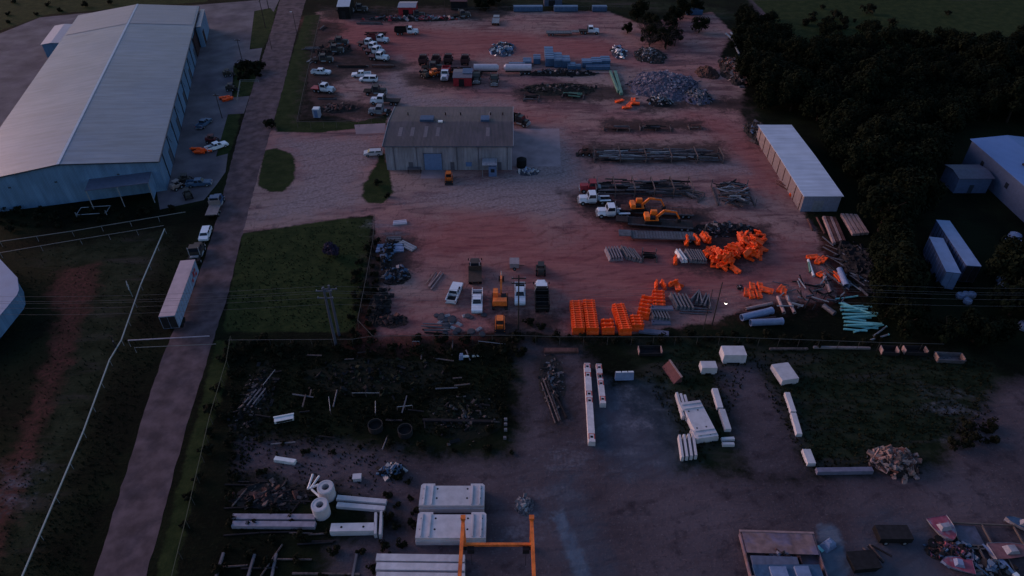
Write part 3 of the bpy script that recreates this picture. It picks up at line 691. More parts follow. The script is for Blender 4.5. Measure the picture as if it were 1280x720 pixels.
def make_excavator(paint, s_=1.0, reach=(3.6,-.4,2.6)):
    """x forward = boom direction"""
    def f():
        t = thing('excavator', '', 'excavator')
        for s in (-1,1):
            MB().prof_y([(-1.9,.1),(-2.1,.45),(-1.9,.8),(1.9,.8),(2.1,.45),(1.9,.1)], s*1.15-.3, s*1.15+.3).build('track', black, t)
        MB().lathe([(.7,.75),(.7,1.0)],12).build('slew_ring', dark, t)
        MB().box(-2.0,1.3,-1.3,1.3,1.0,1.25).frus(-2.1,-.9,-1.3,1.3,1.25,-2.0,-.9,-1.2,1.2,2.1).build('house', paint, t)
        MB().frus(-.88,.5,-1.25,-.2,1.26,-.88,.5,-1.2,-.2,1.9).build('engine_cover', dark, t)
        c = MB().frus(-.5,1.2,.3,1.28,1.26,-.45,1.0,.36,1.22,2.75).build('cab', paint, t)
        MB().frus(1.10,1.22,.4,1.18,1.6,1.0,1.05,.44,1.14,2.6).build('windscreen', glass, c)
        MB().box(-.3,.9,1.27,1.29,1.7,2.5).build('side_window', glass, c)
        bm = MB().bar((.9,-.2,1.5),(2.6,-.2,3.3),.38,.55).bar((2.6,-.2,3.3),(5.4,-.2,2.9),.34,.45).build('boom', paint, t)
        MB().tube((1.4,-.2,1.5),(2.8,-.2,2.9),.09,n=7).build('boom_cylinder', galv, bm)
        sk = MB().bar((5.4,-.2,2.95),(6.5,-.2,1.0),.28,.36).build('stick', paint, t)
        MB().tube((4.0,-.2,3.35),(5.6,-.2,3.1),.08,n=7).build('stick_cylinder', galv, sk)
        MB().prof_y([(6.1,.9),(6.9,.95),(6.9,.4),(6.3,.1),(5.9,.4)], -.7,.3).build('bucket', dark, t)
        return t
    return f
def make_loader(paint):
    def f():
        t = thing('skid_loader', '', 'loader')
        MB().box(-1.4,1.1,-.55,.55,.5,1.3).frus(-1.4,-.5,-.6,.6,1.3,-1.25,-.5,-.5,.5,1.7).build('body', paint, t)
        MB().box(-.5,.8,-.5,.5,1.31,1.36).build('seat_deck', black, t)
        c = MB()
        for x in (-.5,.75):
            for s in (-1,1): c.box(x-.04,x+.04,s*.5-.04,s*.5+.04,1.36,2.15)
        c.build('roll_cage', dark, t); MB().box(-.62,.85,-.6,.6,2.15,2.25).build('cab_roof', paint, t)
        for s in (-1,1): MB().bar((-1.1,s*.78,1.5),(1.3,s*.78,1.0),.14,.22).bar((1.3,s*.78,1.0),(1.7,s*.78,.4),.14,.2).build('lift_arm', paint, t)
        MB().prof_y([(1.6,.05),(2.3,.05),(2.35,.15),(1.75,.2),(1.7,.8),(1.6,.8)], -.95,.95).build('bucket', dark, t)
        wheels(t, (.65,-.85), .95, .42, .3)
        return t
    return f
sil = mat('silver_paint', (.42,.45,.52), .35, var=.15); tan = mat('tan_paint', (.25,.20,.20), .5)
wht = mat('white_truck_paint', (.62,.66,.74), .35, var=.12)
def veh(key, mk, a, b, label, group=None, z=0, mid=True, flip=False):
    """a = rear, b = front, photo points near wheel level"""
    m_, an, L_ = seg(a, b, z if z else .8)
    o = place(key, mk, (m_.x, m_.y, z), an, label, group); return o
# front row of the red yard
veh('pk_w', make_pickup(wht), (563,378), (573,353), 'white pickup at the left end of the parked row, nose up the photo')
veh('pk_flat', make_pickup(wht, steel, True), (597,363), (596,391), 'white service pickup with pale bed rails beside the orange excavator')
veh('pk_b', make_pickup(wht, black), (650,350), (650,385), 'white pickup with a dark loaded bed right of the orange excavator')
veh('dump_blk', make_tractor(wht, 'dump', black, 8.2), (678,390), (676,353), 'big truck with a black open dump body, right end of the parked row')
e = veh('exc', make_excavator(orange_pt), (625,393), (626,340), 'orange excavator with its boom raised, in the middle of the parked row')
p = G(625,379); e.location = (p.x,p.y,0)
veh('ldr_o', make_loader(orange_pt), (625,397), (625,412), 'small orange skid loader parked just below the orange excavator')
veh('ldr_y', make_loader(orange_pt), (561,216), (561,228), 'small orange loader standing alone in front of the grey workshop')
veh('trl_s', make_tractor(mat('rusty_truck_paint', (.05,.035,.035), .7), 'flat', mat('worn_deck', (.06,.045,.04), .9), 6.8, 1.0, 1.3), (594,352), (594,328), 'small dark flatbed work truck above the white pickups')
veh('atv', make_loader(mat('dark_machine_paint', (.03,.03,.032), .6)), (676,345), (676,330), 'small dark machine standing above the black dump body')
o = thing('skip_trailer', 'small pale boxy trailer above the white pickup with the dark bed', 'trailer', G(643,334))
MB().box(-.9,.9,-1.0,1.0,.5,1.5).box(-.94,.94,-1.04,1.04,1.5,1.56).build('box_body', mat('dusty_pale_paint', (.25,.21,.23), .7), o); wheels(o, (0,), 1.15, .35, .2); MB().bar((.9,0,.5),(1.9,0,.4),.08,.08).build('drawbar', dark, o)
# white tractors with trailers in the middle of the yard, noses to the left
trk = make_tractor(wht, None, None, 7.4, 1.2, 2.0)
veh('tractor_w', trk, (760,249), (727,250), 'white tractor unit, upper of the two parked nose-left in mid yard')
veh('tractor_w', trk, (788,265), (746,266), 'white tractor unit, lower of two parked nose-left in mid yard')
veh('tractor_r', make_tractor(red, None, None, 6.6), (757,235), (728,235), 'dark red truck just above the two white tractor units')
veh('lowboy', make_lowboy(15.5, rust), (862,266), (780,262), 'rusty low trailer with an orange excavator behind the upper white tractor')
veh('lowboy2', make_lowboy(16, mat('dark_deck_timber', (.035,.028,.03), .9)), (860,282), (775,276), 'dark low trailer behind the lower white tractor')
mk = make_excavator(mat('amber_machine_paint', (.80,.17,.02), .45, var=.3))
for (a, b, lab) in (((790,253),(832,252),'orange excavator loaded on the upper low trailer'), ((808,268),(850,268),'orange excavator loaded on the lower low trailer')):
    o = veh('exc_am', mk, a, b, lab, None, 1.13); p = G(a[0]+7, a[1]+9, 1.13); o.location = (p.x,p.y,1.13); o.scale = (.86,)*3
veh('fb', make_lowboy(15.5, steel), (856,296), (785,294), 'long grey flatbed trailer, lowest of the trailers in the middle of the yard')
# dark vehicle at workshop right
veh('dt', make_tractor(mat('black_paint', (.015,.016,.02), .4), 'dump', black, 6.2, 1.0, 1.4), (640,150), (656,154), 'dark truck with one pale headlamp at the back right corner of the workshop')
veh('red_small', make_loader(rust), (738,190), (726,190), 'small dark machine with a red panel at the left end of the long upper rack')
# car near shop
veh('car_s', make_van(sil, 4.6, 1.5), (476,190), (457,191), 'silver car parked on gravel left of the workshop')
# road side
veh('car_w', make_van(wht, 4.6, 1.5), (259,285), (254,299), 'white car parked on the verge ahead of the box trailer')
veh('tk_blue', make_tractor(mat('dark_blue_paint',(.03,.07,.16),.4), 'flat', mat('pale_load', (.20,.17,.18), .8), 8.0), (264,272), (275,244), 'blue cab flatbed truck with a pale load parked at the roadside by the warehouse')
veh('tk_dk', make_tractor(mat('grimy_dark_paint', (.04,.035,.035), .6), None, None, 6.2), (241,330), (250,306), 'dark tractor unit coupled in front of the long roadside box trailer')
# upper lot
W_ = lambda: make_tractor(wht, None, None, 6.0, 1.1, 1.6)
def up(key, mk, px, py, an, label, group=None, sc=1):
    p = G(px, py); return place(key, mk, (p.x,p.y,0), R(an), label, group, sc)
up('udump', make_tractor(wht, 'dump', black, 8.0), 509, 43, 2, 'white truck with a black dump body alone in the upper lot below the red-fronted shed')
up('utr', make_tractor(wht, 'dump', mat('dull_red_body', (.12,.02,.025), .6), 7.0), 474, 53, -14, 'white cab truck, topmost of the slanted row in the upper left lot')
for i, (x, y, lab) in enumerate(((460,58,'second'),(465,63,'third'),(469,68,'fourth'),(474,75,'lowest'))):
    up('utr2', make_tractor(wht, 'flat', mat('dull_maroon_body', (.07,.015,.02), .6), 6.6), x, y, -16, lab+' white-cab truck from the top in the slanted row of the upper left lot')
up('upk', make_pickup(wht), 402, 93, -3, 'white pickup at the left edge of the upper lot')
up('uvan', make_van(wht, 5.4, 1.9), 461, 102, 178, 'white van in the middle of the upper left lot')
up('upk', make_pickup(wht), 452, 96, 186, 'white pickup just behind the white van in the upper left lot')
up('ured', make_tractor(wht, 'flat', red, 6.6), 405, 115, -14, 'white-cab truck with a red body in the left part of the upper lot')
up('uflat', make_tractor(wht, 'flat', mat('dark_flat_deck', (.03,.028,.03), .8), 8.2), 482, 130, 176, 'white-cab flatbed truck behind the upper left corner of the workshop')
up('uwreck', make_tractor(mat('grimy_white', (.2,.21,.24), .6), None, None, 6.2), 476, 143, 178, 'grimy tractor unit beside the fence at the upper left corner of the workshop')
up('uwht', make_tractor(wht, 'dump', red, 7.2), 557, 97, -92, 'white truck with a red body facing the workshop in the upper lot')
up('ulow', make_tractor(wht, 'flat', mat('dark_flat_deck', (.03,.028,.03), .8), 7.0), 736, 42, -3, 'white-cab truck pulling a long trailer across the top of the upper lot')
up('ulowt', make_lowboy(11.5, steel), 703, 44, 0, 'long grey trailer behind the white-cab truck at the top of the upper lot')
up('uflt', make_lowboy(8.5, galv), 620, 28, 88, 'pale flatbed trailer standing alone near the top middle of the upper lot')
o = thing('portable_toilet', 'small pale booth in the lower left corner of the upper lot', 'booth', G(397,146))
MB().box(-.9,.9,-.9,.9,.1,2.4).build('cabin', mat('pale_lilac_booth', (.33,.36,.46), .5), o); MB().frus(-.95,.95,-.95,.95,2.4,-.8,.8,-.8,.8,2.6).build('roof', white, o); MB().box(-.5,.4,-.94,-.905,.2,2.2).build('door', shopblue, o)
# tanker trailers / long pale vessels by the blue stacks
def make_tank_trailer(L, m_):
    def f():
        t = thing('tank_trailer', '', 'trailer')
        MB().tube((-L/2,0,1.9),(L/2,0,1.9),1.05,n=16).tube((L/2,0,1.9),(L/2+.5,0,1.9),1.0,.5,16).build('tank', m_, t)
        MB().box(-L/2,L/2,-.5,.5,.6,.95).build('chassis', dark, t); wheels(t, (-L/2+.8,-L/2+2), 1.15, .48, .4); return t
    return f
pin = mat('pale_lilac_paint', (.46,.42,.50), .45, var=.15)
up('tt', make_tank_trailer(7.2, pin), 607, 92, 0, 'pale tank trailer in the row above the workshop, left of the blue stacks')
up('tt2', make_tank_trailer(8.0, pin), 648, 92, 180, 'longer pale tank trailer beside the blue stacks, tapering to the right')
# red-roofed hut vehicle
t, r_, _, _ = gable('red_gabled_hut', 'hut with a dark blue and grey roof and red front in the upper lot', 'hut', G(567,108), 0, 5.4, 6.5, 2.6, 3.0, red, mat('hut_roof', (.11,.10,.13), .6), .2)
MB().box(1.6,3.2,-.05,-.01,0,2.2).build('door', dark, t); MB().box(2.6,5.6,2.0,6.2,3.12,3.2).build('roof_patch', tarp, r_)
for (x,y,an,lab) in ((432,16,0,'dark truck with a pale cab roof, left of the pair behind the first row'),(449,14,0,'dark truck with a pale cab roof, right of the pair behind the first row'),(520,22,10,'dark low truck right of the red-fronted shed in the top row'),(577,22,20,'dark truck in front of the dark red-roofed shed')):
    up('utd', make_tractor(mat('grimy_dark_paint', (.04,.035,.035)), 'flat', black, 6.4), x, y, an, lab)
for (x,y,an,lab) in ((404,78,5,'dark machine at the left of the upper lot just above the white pickup'),(424,56,0,'dark truck left of the slanted white-cab row, upper one'),(418,66,0,'dark truck left of the slanted white-cab row, lower one'),(596,101,-90,'dark truck right of the red-fronted gabled hut'),(618,104,-90,'dark truck below the pale tank trailers'),(541,88,0,'dark truck just below the leftmost maroon truck'),(470,118,0,'dark truck behind the workshop corner, above the flatbed')):
    up('utd', None, x, y, an, lab)
# row of dark forklifts / tractors
for i, (x, y, lab) in enumerate(((530,79,'leftmost'),(546,79,'second'),(561,78,'third'),(582,79,'rightmost'))):
    up('farm', make_tractor(mat('dark_maroon_paint', (.045,.018,.022), .6), 'dump', mat('dark_maroon_paint', (.045,.018,.022)), 5.6, 1.0, 1.3), x, y, 88, lab+' dark maroon truck in the row of four above the workshop')
up('lift', make_loader(orange_pt), 543, 95, 40, 'orange loader among dark scrap above the workshop')
up('lift2', make_loader(mat('dark_machine_paint', (.03,.03,.032), .6)), 532, 97, 120, 'dark loader among scrap left of the orange one above the workshop')
# ================================================================ YARD GOODS
def at(o, px, py, an=0, z=0): p = G(px, py, z); o.location = (p.x,p.y,z); o.rotation_euler[2] = R(an); return o
# ---- water filled road barriers
def make_barrier(m_, L=2.0, rib=True, cat='barrier', nm='water_filled_barrier'):
    def f():
        t = thing(nm, '', cat)
        b = MB(); prof = [(-.33,0),(.33,0),(.33,.18),(.14,.5),(.11,.98),(-.11,.98),(-.14,.5),(-.33,.18)]
        b.prof_x(prof, -L/2, L/2); b.build('shell', m_, t)
        if rib:
            for x in (-L*.27, L*.27):
                MB().box(x-.12,x+.12,-.22,.22,.30,1.02).build('filler_lug', m_, t)
        return t
    return f
bar = make_barrier(orange, 2.12)
def stack(px0,py0,px1,py1,n,label,group):
    """row of barriers side by side, from far (0) to near (1)"""
    for i in range(n):
        t = i/max(n-1,1); p = G(px0+(px1-px0)*t, py0+(py1-py0)*t); a = G(px0,py0); b = G(px1,py1)
        hd = math.atan2((b-a).y,(b-a).x)+math.pi/2
        place('bar', bar, (p.x+random.uniform(-.03,.03),p.y,0), hd+random.uniform(-.03,.03), label, group, 1).scale = (1.0+random.random()*.03, .98, 1.55)
stack(719,384,723,417,13,'orange plastic barrier in the leftmost long block of barriers by the fence','barriers in the leftmost orange block')
stack(735,383,740,417,13,'orange plastic barrier in the second long block of barriers from the left','barriers in the second orange block')
stack(758,407,760,417,3,'orange plastic barrier in the small three-row block between the long blocks','barriers in the small three-row block')
stack(772,388,781,418,12,'orange plastic barrier in the slanted long block right of the three-row block','barriers in the slanted orange block')
stack(794,402,796,413,4,'orange plastic barrier in the short block touching the grey barrier stack','barriers in the short block beside grey stack')
stack(808,378,803,398,5,'orange plastic barrier in the block with pale sides above the grey stack','barriers in the pale-sided block')
stack(822,371,823,388,5,'orange plastic barrier in the block right of the pale-sided one above the grey stack','barriers in the block behind the grey stack')
def lie(px, py, an, tiltd, z, label, group, sc=1.0):
    p = G(px, py, z); o = place('bar', bar, (p.x,p.y,z), R(an), label, group, sc, (R(tiltd[0]), R(tiltd[1]))); return o
for (x,y,an,lab) in ((820,358,80,'left of two upright orange barriers standing above the orange blocks'),(829,358,100,'right of two upright orange barriers standing above the orange blocks')):
    lie(x,y,an,(0,0),0,lab,None)
for k in range(3): lie(841+k*3,356+(k%2)*4,30+60*k,(60*k,0),.3,'orange barrier in the loose heap of three above the grey stacks','three loose barriers above the grey stacks')
for i,(x,y,an) in enumerate(((857,303,84),(869,302,104),(879,299,100),(883,300,102))):
    lie(x,y,an,(10,0),.3,('leftmost','second','third','rightmost')[i]+' of four orange barriers laid in a row left of the big orange heap',None,1.25)
rnd = random.Random(11)
# big heap: three layers
for i in range(104):
    lay = 0 if i < 58 else 1 if i < 88 else 2
    while True:
        x = rnd.uniform(878,958); y = rnd.uniform(286,334)
        cxm = 897+ (x-878)*.25
        d1 = ((x-902)/25)**2+((y-318)/15)**2; d2 = ((x-936)/(21))**2+((y-304)/22)**2
        if min(d1,d2) < (1, .6, .3)[lay]: break
    lie(x,y+3,rnd.uniform(0,180),(rnd.uniform(-80,80) if rnd.random()<.75 else 180, rnd.uniform(-22,22)),.35+lay*.65,'scuffed orange barrier in the big jumbled heap at the right of the red yard','barriers in the big orange heap',rnd.uniform(.8,1.0))
lie(921,336,-60,(90,0),.35,'orange barrier lying apart just below the big jumbled heap',None,1.1)
lie(915,311,-25,(0,0),1.9,'paler orange barrier flat on top of the big jumbled heap',None,1.0)
for i,(x,y,an,s) in enumerate(((930,365,75,1),(937,358,80,1),(936,368,84,1),(947,358,82,1),(945,368,84,1),(958,361,-25,1.2),(973,360,50,1),(976,364,66,1))):
    lie(x,y,an,(85,0),.3,'orange barrier scattered by the light pole between the heap and the pipes','loose barriers scattered by the light pole',s)
for i,(x,y,an) in enumerate(((1014,320,10),(1020,325,50),(1025,324,48),(1025,341,30),(1045,345,100),(1045,349,95))):
    lie(x,y,an,(80,0),.3,'orange barrier lying among pipes below the long pale-roofed shed','loose barriers among the pipes below the shed',1.1)
for i,(x,y,an) in enumerate(((773,126,30),(785,131,60),(783,134,10),(794,129,-10),(789,126,80))):
    lie(x,y,an,(70,0),.3,'orange barrier dumped in front of the grey gravel mound in the upper yard','barriers in front of the gravel mound',1.2)
lie(1003,253,80,(0,0),0,'orange barrier standing at the corner of the long pale-roofed shed',None)
lie(988,242,60,(60,0),.2,'red-orange barrier on the ground beside the long shed wall',None)
for i,(x,y,an) in enumerate(((281,122,20),(284,124,40))): lie(x,y,an,(60,0),.3,'orange barrier in the scrap on the paving right of the big warehouse','barriers right of the big warehouse',1.4)
for i,(x,y,an) in enumerate(((246,186,0),(254,187,5),(260,188,-5),(250,190,0))): lie(x,y,an,(60,0),.3,'orange barrier in the row by the roadside below the small grass patch','barriers by the roadside grass patch',1.2)
# ---- grey concrete barriers (New Jersey)
cb = make_barrier(conc_dark, 3.8, False, 'barrier', 'concrete_barrier'); cbp = make_barrier(concrete, 3.8, False, 'barrier', 'concrete_barrier')
def row(key, mk, px0,py0,px1,py1,n,label,group,an=None,sc=1,jit=.05,z=0):
    for i in range(n):
        t = i/max(n-1,1); p = G(px0+(px1-px0)*t, py0+(py1-py0)*t)
        place(key, mk, (p.x,p.y,z), R(an)+random.uniform(-jit,jit), label, group, sc)
row('cbp', make_barrier(mat('dusty_pale_concrete', (.22,.19,.22), .9), 3.8, False, 'barrier', 'concrete_barrier'), 760,320,774,319,5,'pale concrete barrier, one of five side by side left of the mid-yard rack','pale concrete barriers in mid yard',98,1.0,.02)
row('cb', cb, 780,318,796,322,6,'dark concrete barrier beside the five pale ones in mid yard','dark concrete barriers in mid yard',105,1.0,.06)
row('cb', cb, 860,322,878,323,7,'dark concrete barrier in the row left of the big orange heap','dark concrete barriers left of the heap',98,.95,.02)
row('cbw', make_barrier(white, 3.8, False, 'barrier', 'concrete_barrier'), 849,322,853,322,2,'white painted barrier at the left end of the row by the big orange heap','white painted barriers by the heap',102,.95,.02)
lie(844,327,80,(0,0),0,'orange barrier standing at the left end of the grey row by the big heap',None,1.1)
row('cb', cb, 813,392,832,394,6,'grey concrete barrier in the stack right of the short orange block','grey concrete barriers right of orange block',98,1.05,.02)
row('cb', cb, 842,379,861,381,5,'grey concrete barrier in the upper right stack behind the orange blocks','grey concrete barriers in upper right stack',98,1.05,.03)
row('cb', cb, 868,372,886,380,6,'dark concrete barrier in the untidy row left of the light pole','dark concrete barriers left of the light pole',70,.9,.3)
for (x,y,an,lab,L) in ((827,386,-2,'dusty blue slab laid across the top of the grey concrete barrier stack',4.0),(817,416,-10,'long grey slab lying in front of the grey concrete barrier stack',5.2),(826,404,0,'wide grey slab leaning at the foot of the grey concrete barrier stack',3.4)):
    o = thing('concrete_slab', lab, 'slab'); MB().frus(-L/2,L/2,-.55,.55,0,-L/2+.05,L/2-.05,-.5,.5,.35).build('slab_body', mat('dusty_blue_concrete', (.12,.12,.17), .8), o)
    MB().box(-L/2+.3,-L/2+.45,-.12,.12,.35,.42).build('lifting_eye', dark, o); at(o, x, y, an, .95 if y < 390 else 0)
# ---- steel / timber piles in racks
def beam_mb(kind, L):
    b = MB()
    if kind == 0: b.box(-L/2,L/2,-.11,.11,0,.03).box(-L/2,L/2,-.015,.015,.03,.27).box(-L/2,L/2,-.11,.11,.27,.30)
    elif kind == 1: b.box(-L/2,L/2,-.09,.09,0,.18)
    else: b.tube((-L/2,0,.12),(L/2,0,.12),.12,n=7)
    return b
BM = {}
def beam(kind, L, m_, loc, rz, label, group, tilt=0, name=None, cat=None):
    key = (kind, round(L,1), m_.name)
    nm = name or ('steel_beam','timber_post','steel_tube')[kind]
    if key not in BM:
        o = beam_mb(kind, round(L,1)).build(nm, m_); BM[key] = o
    else: o = BM[key].copy(); o.name = nm; col.objects.link(o)
    o.location = loc; o.rotation_euler = (0, tilt, rz)
    tag(o, label, cat or ('beam','post','tube')[kind], group); return o
def rack(name, px0, py0, px1, py1, dep, nst, label, blabel, group, mats, nb, h=1.5, an0=None, Ls=(3.2,5.5), mess=.09):
    a = G(px0,py0); b = G(px1,py1); m_ = (a+b)/2; an = math.atan2((b-a).y,(b-a).x); L = (b-a).length
    t = thing(name, label, 'rack', (m_.x,m_.y,0), an)
    for i in range(nst):
        x = -L/2+L*i/(nst-1)
        MB().box(x-.14,x+.14,-dep/2-.2,dep/2+.2,.0,.28).build('bearer', wood, t)
        for s in (-1,1): MB().box(x-.09,x+.09,s*(dep/2+.1)-.09,s*(dep/2+.1)+.09,.281,h).build('upright', wood if mess < .2 else steel, t)
        if h > 1.2 and nst > 2: MB().box(x-.1,x+.1,-dep/2-.01,dep/2+.01,h+.002,h+.16).build('divider', wood, t)
    rr = random.Random(int(px0*7+py0))
    for i in range(nb):
        Lb = round(rr.uniform(*Ls)*2)/2; lay = int(max(2,(h-.35)/.28)*i/nb)
        x = rr.uniform(-L/2+Lb/2, L/2-Lb/2) if L > Lb else 0; y = rr.uniform(-dep/2+.1, dep/2-.1); z = .29+lay*.27
        da = rr.uniform(-mess,mess); p = Vector((x*math.cos(an)-y*math.sin(an)+m_.x, x*math.sin(an)+y*math.cos(an)+m_.y, z))
        beam(rr.choice((0,0,1,2)), Lb, rr.choice(mats), p, an+da, blabel, group, rr.uniform(-.03,.03))
    return t
gm_ = [steel, steel, dark, wood, galv]
rack('storage_rack', 742,197,900,198,5.2,6,'long timber rack of steel pieces, upper row of the right half of the yard','grey beam piled in the long upper rack in the right half of the yard','beams in the long upper rack',[steel,dark,wood,steel,galv],120,1.7)
rack('storage_rack', 743,240,862,240,5.6,6,'long rack of dark steel with tall posts behind the white tractor units','dark beam piled in the tall-post rack behind the white tractor units','beams in the tall-post rack',[dark,steel,dark,wood,steel],110,2.4)
rack('storage_rack', 848,240,876,250,3.0,2,'untidy rack end with leaning pieces right of the loaded excavators','loose beam leaning at the right end of the tall-post rack','beams leaning at the rack end',[woodp,wood,steel],14,1.2,None,(3,5),.5)
rack('storage_rack', 893,245,938,246,8.0,2,'square crate-like rack of tangled steel right of the loaded excavators','tangled steel piece in the square rack right of the excavators','pieces in the square rack',[steel,dark,wood,galv],80,2.0,None,(2.5,5.0),.9)
rack('storage_rack', 755,162,787,163,1.6,3,'low rack of dark pieces, left one of three short racks above the long upper rack','dark piece in the left short rack above the long upper rack','pieces in left short rack',[dark,steel,rust],9,.8,None,(2.5,4.0))
rack('storage_rack', 800,161,838,162,2.2,3,'short pale-topped rack in the middle of three above the long upper rack','piece in the middle short rack above the long upper rack','pieces in middle short rack',[woodp,dark,rust,steel],15,.9,None,(2.5,4.0))
rack('storage_rack', 861,160,876,160,1.6,2,'smallest short rack with pale boards at the right above the long upper rack','board in the smallest right-hand rack above the long upper rack','boards in smallest rack',[woodp,rust],6,.7,None,(2,2.5))
rack('storage_rack', 803,322,820,323,2.6,2,'dark square rack right of the concrete barriers in mid yard','dark piece in the square rack right of the mid-yard concrete barriers','pieces in mid-yard square rack',[dark,black],9,1.4,None,(1.5,2.5),.3)
rack('storage_rack', 655,124,673,125,3.0,2,'small dark rack of pipes at the left of the middle scrub strip','dark piece in the small rack at the left of the scrub strip','pieces in scrub strip rack',[dark,steel],8,.8,None,(2,3),.4)
rack('storage_rack', 703,120,729,122,3.0,3,'dark low rack of tubes in the middle scrub strip above the workshop apron','dark tube in the low rack in the middle scrub strip','tubes in scrub strip rack',[dark,greenm],14,.8,None,(3,4.5),.05)
def bunch(px,py,an,dep,n,Ls,mats,label,group,mess=.05,kinds=(0,1,2),layers=2,cat=None,name=None,w=1):
    rr = random.Random(int(px*3+py)); c = G(px,py); A = R(an)
    for i in range(n):
        y = (i/(max(n-1,1))-.5)*dep; z = .02+(i % layers)*.3; x = rr.uniform(-.5,.5)*w
        Lb = round(rr.uniform(*Ls)*2)/2
        beam(rr.choice(kinds), Lb, rr.choice(mats), (c.x+x*math.cos(A)-y*math.sin(A), c.y+x*math.sin(A)+y*math.cos(A), z), A+rr.uniform(-mess,mess), label, group, 0, name, cat)
pk = mat('pinkish_concrete_beam', (.36,.24,.23), .8, var=.3, c2=(.25,.17,.17))
# long pinkish beams below shed (big): thick
def girder(px0,py0,px1,py1,w_,h_,m_,label,group=None,z=0,holes=0,red_m=False,nm='concrete_beam',ztop=True):
    m0, an, L = seg((px0,py0),(px1,py1), h_+z)
    t = thing(nm, label, 'beam', (m0.x,m0.y,z), an, group)
    MB().frus(-L/2,L/2,-w_/2,w_/2,0,-L/2,L/2,-w_/2,w_/2,h_*.5).frus(-L/2,L/2,-w_/2,w_/2,h_*.5+.002,-L/2+.02,L/2-.02,-w_/2+.04,w_/2-.04,h_).build('beam_body', m_, t)
    for k in range(holes):
        x = -L/2+L*(k+.5)/holes
        MB().lathe([(.16,h_+.004),(.16,h_+.012)],10).build('lifting_socket', black, t).location = (x, 0, 0)
    if red_m:
        for x in (-L/2+.7,-L/2+2.6,0.0,-1.4,L/2-1.0):
            b = MB().box(x-.45,x+.45,-w_/2+.05,-w_/2+.22,h_+.003,h_+.01).box(x-.45,x+.45,w_/2-.22,w_/2-.05,h_+.003,h_+.01).box(x-.12,x+.12,-w_/2+.23,w_/2-.23,h_+.003,h_+.01)
            b.build('red_marking', red, t) if False else None
            for (u0,u1,v0,v1) in ((x-.5,x+.5,-w_/2+.05,-w_/2+.2),(x-.5,x+.5,w_/2-.2,w_/2-.05),(x-.5,x-.36,-w_/2+.21,w_/2-.21)):
                MB().box(u0,u1,v0,v1,h_+.003,h_+.012).build('red_marking', mat('brick_red_marking', (.40,.07,.05), .7), t)
            MB().box(x-.1,x+.3,-.2,.2,h_+.003,h_+.02).build('dark_opening', black, t)
    return t
def girder_row(pts, w_, h_, m_, label, group, **k):
    for i, p in enumerate(pts): girder(*p, w_, h_, m_, label[i] if isinstance(label, list) else label, group, **k)
ords = ['leftmost','second','third','fourth','fifth','sixth','rightmost']
for i in range(4): girder(1053+i*5.4,266.5+i*.3,1068+i*5.4,292-i*.5,.72,.6,pk,ords[i if i<3 else 6]+' long pinkish beam in the right group of four below the long shed')
for i in range(4): girder(1030+i*4.3,270+i*.3,1043+i*4.2,303-i*.9,.58,.55,pk if i in (0,2) else rust,ords[i if i<3 else 6]+' long beam in the left pinkish group below the long shed')
girder(1010,273,1016,287,.35,.3,rust,'short rusty beam at the foot of the long shed end wall')
girder(1021,271,1031,291,.3,.3,rust,'thin dark rusty beam left of the pinkish beam groups')
rr = random.Random(5)
for i in range(34):
    x = rr.uniform(1030,1110); y = 300+(x-1030)*.45+rr.uniform(-8,50)
    if y > 372: continue
    beam(rr.choice((0,1,2)), rr.choice((2.5,3.5,4.5)), rr.choice((dark,steel,steel,wood)), tuple(G(x,y)+Vector((0,0,rr.uniform(.02,.5)))), R(rr.gauss(118,14)), 'dark steel piece in the tangled pile right of the orange barriers below the shed', 'steel pieces tangled below the shed')
for i in range(46):
    x = rr.uniform(975,1060); y = rr.uniform(352,388)
    beam(rr.choice((0,1,2)), rr.choice((1.5,2.0,3.0)), rr.choice((dark,steel,black,galv)), tuple(G(x,y)+Vector((0,0,rr.uniform(.02,.6)))), R(rr.uniform(0,180)), 'small dark steel piece in the low scrap heap above the turquoise pipes', 'steel pieces in the low scrap heap')
for i in range(14):
    x = rr.uniform(1066,1100); y = rr.uniform(340,368)
    beam(2, rr.choice((2.5,3.5)), galv if i%2 else steel, tuple(G(x,y)+Vector((0,0,.1+rr.random()*.4))), R(rr.gauss(120,25)), 'thin pale tube standing out in the dark pile above the turquoise pipes', 'thin pale tubes above turquoise pipes')
# ---- pipes
def big_pipe(px0,py0,px1,py1,r,m_,label,group=None,z=0,n=16):
    m0, an, L = seg((px0,py0),(px1,py1), z+r); t = thing('pipe', label, 'pipe', (m0.x,m0.y,z), an, group)
    MB().pipe((-L/2,0,r),(L/2,0,r),r,.1*r+.02,n).build('pipe_wall', m_, t)
    MB().pipe((L/2-.3,0,r),(L/2+.02,0,r),r*1.08,.1,n).build('pipe_collar', m_, t); return t
big_pipe(927,397,965,388,.62,bluep,'upper thick pale blue pipe beside the light pole')
big_pipe(938,403.5,978,401.5,.62,bluep,'lower thick pale blue pipe beside the light pole')
big_pipe(932,386,965,379,.28,pk,'thin pinkish pipe lying behind the two thick blue pipes')
big_pipe(1049,337,1058,358,.62,bluep,'thick pale blue pipe below the long shed, right of orange barriers')
big_pipe(1029,343,1038,366,.34,pk,'pinkish pipe left of the thick blue pipe below the long shed')
big_pipe(1010,325,1017,345,.25,white,'white pipe leaning beside the orange barriers below the long shed')
big_pipe(1011,328,1013,340,.25,greenm,'pale green pipe beside the white one below the long shed')
big_pipe(972,371,980,391,.30,pk,'left pinkish pipe of the two above the right blue pipe')
big_pipe(983,370,993,391,.30,pk,'right pinkish pipe of the two above the right blue pipe')
big_pipe(1029,382,1043,392,.45,steel,'grey pipe end left of the turquoise pipes')
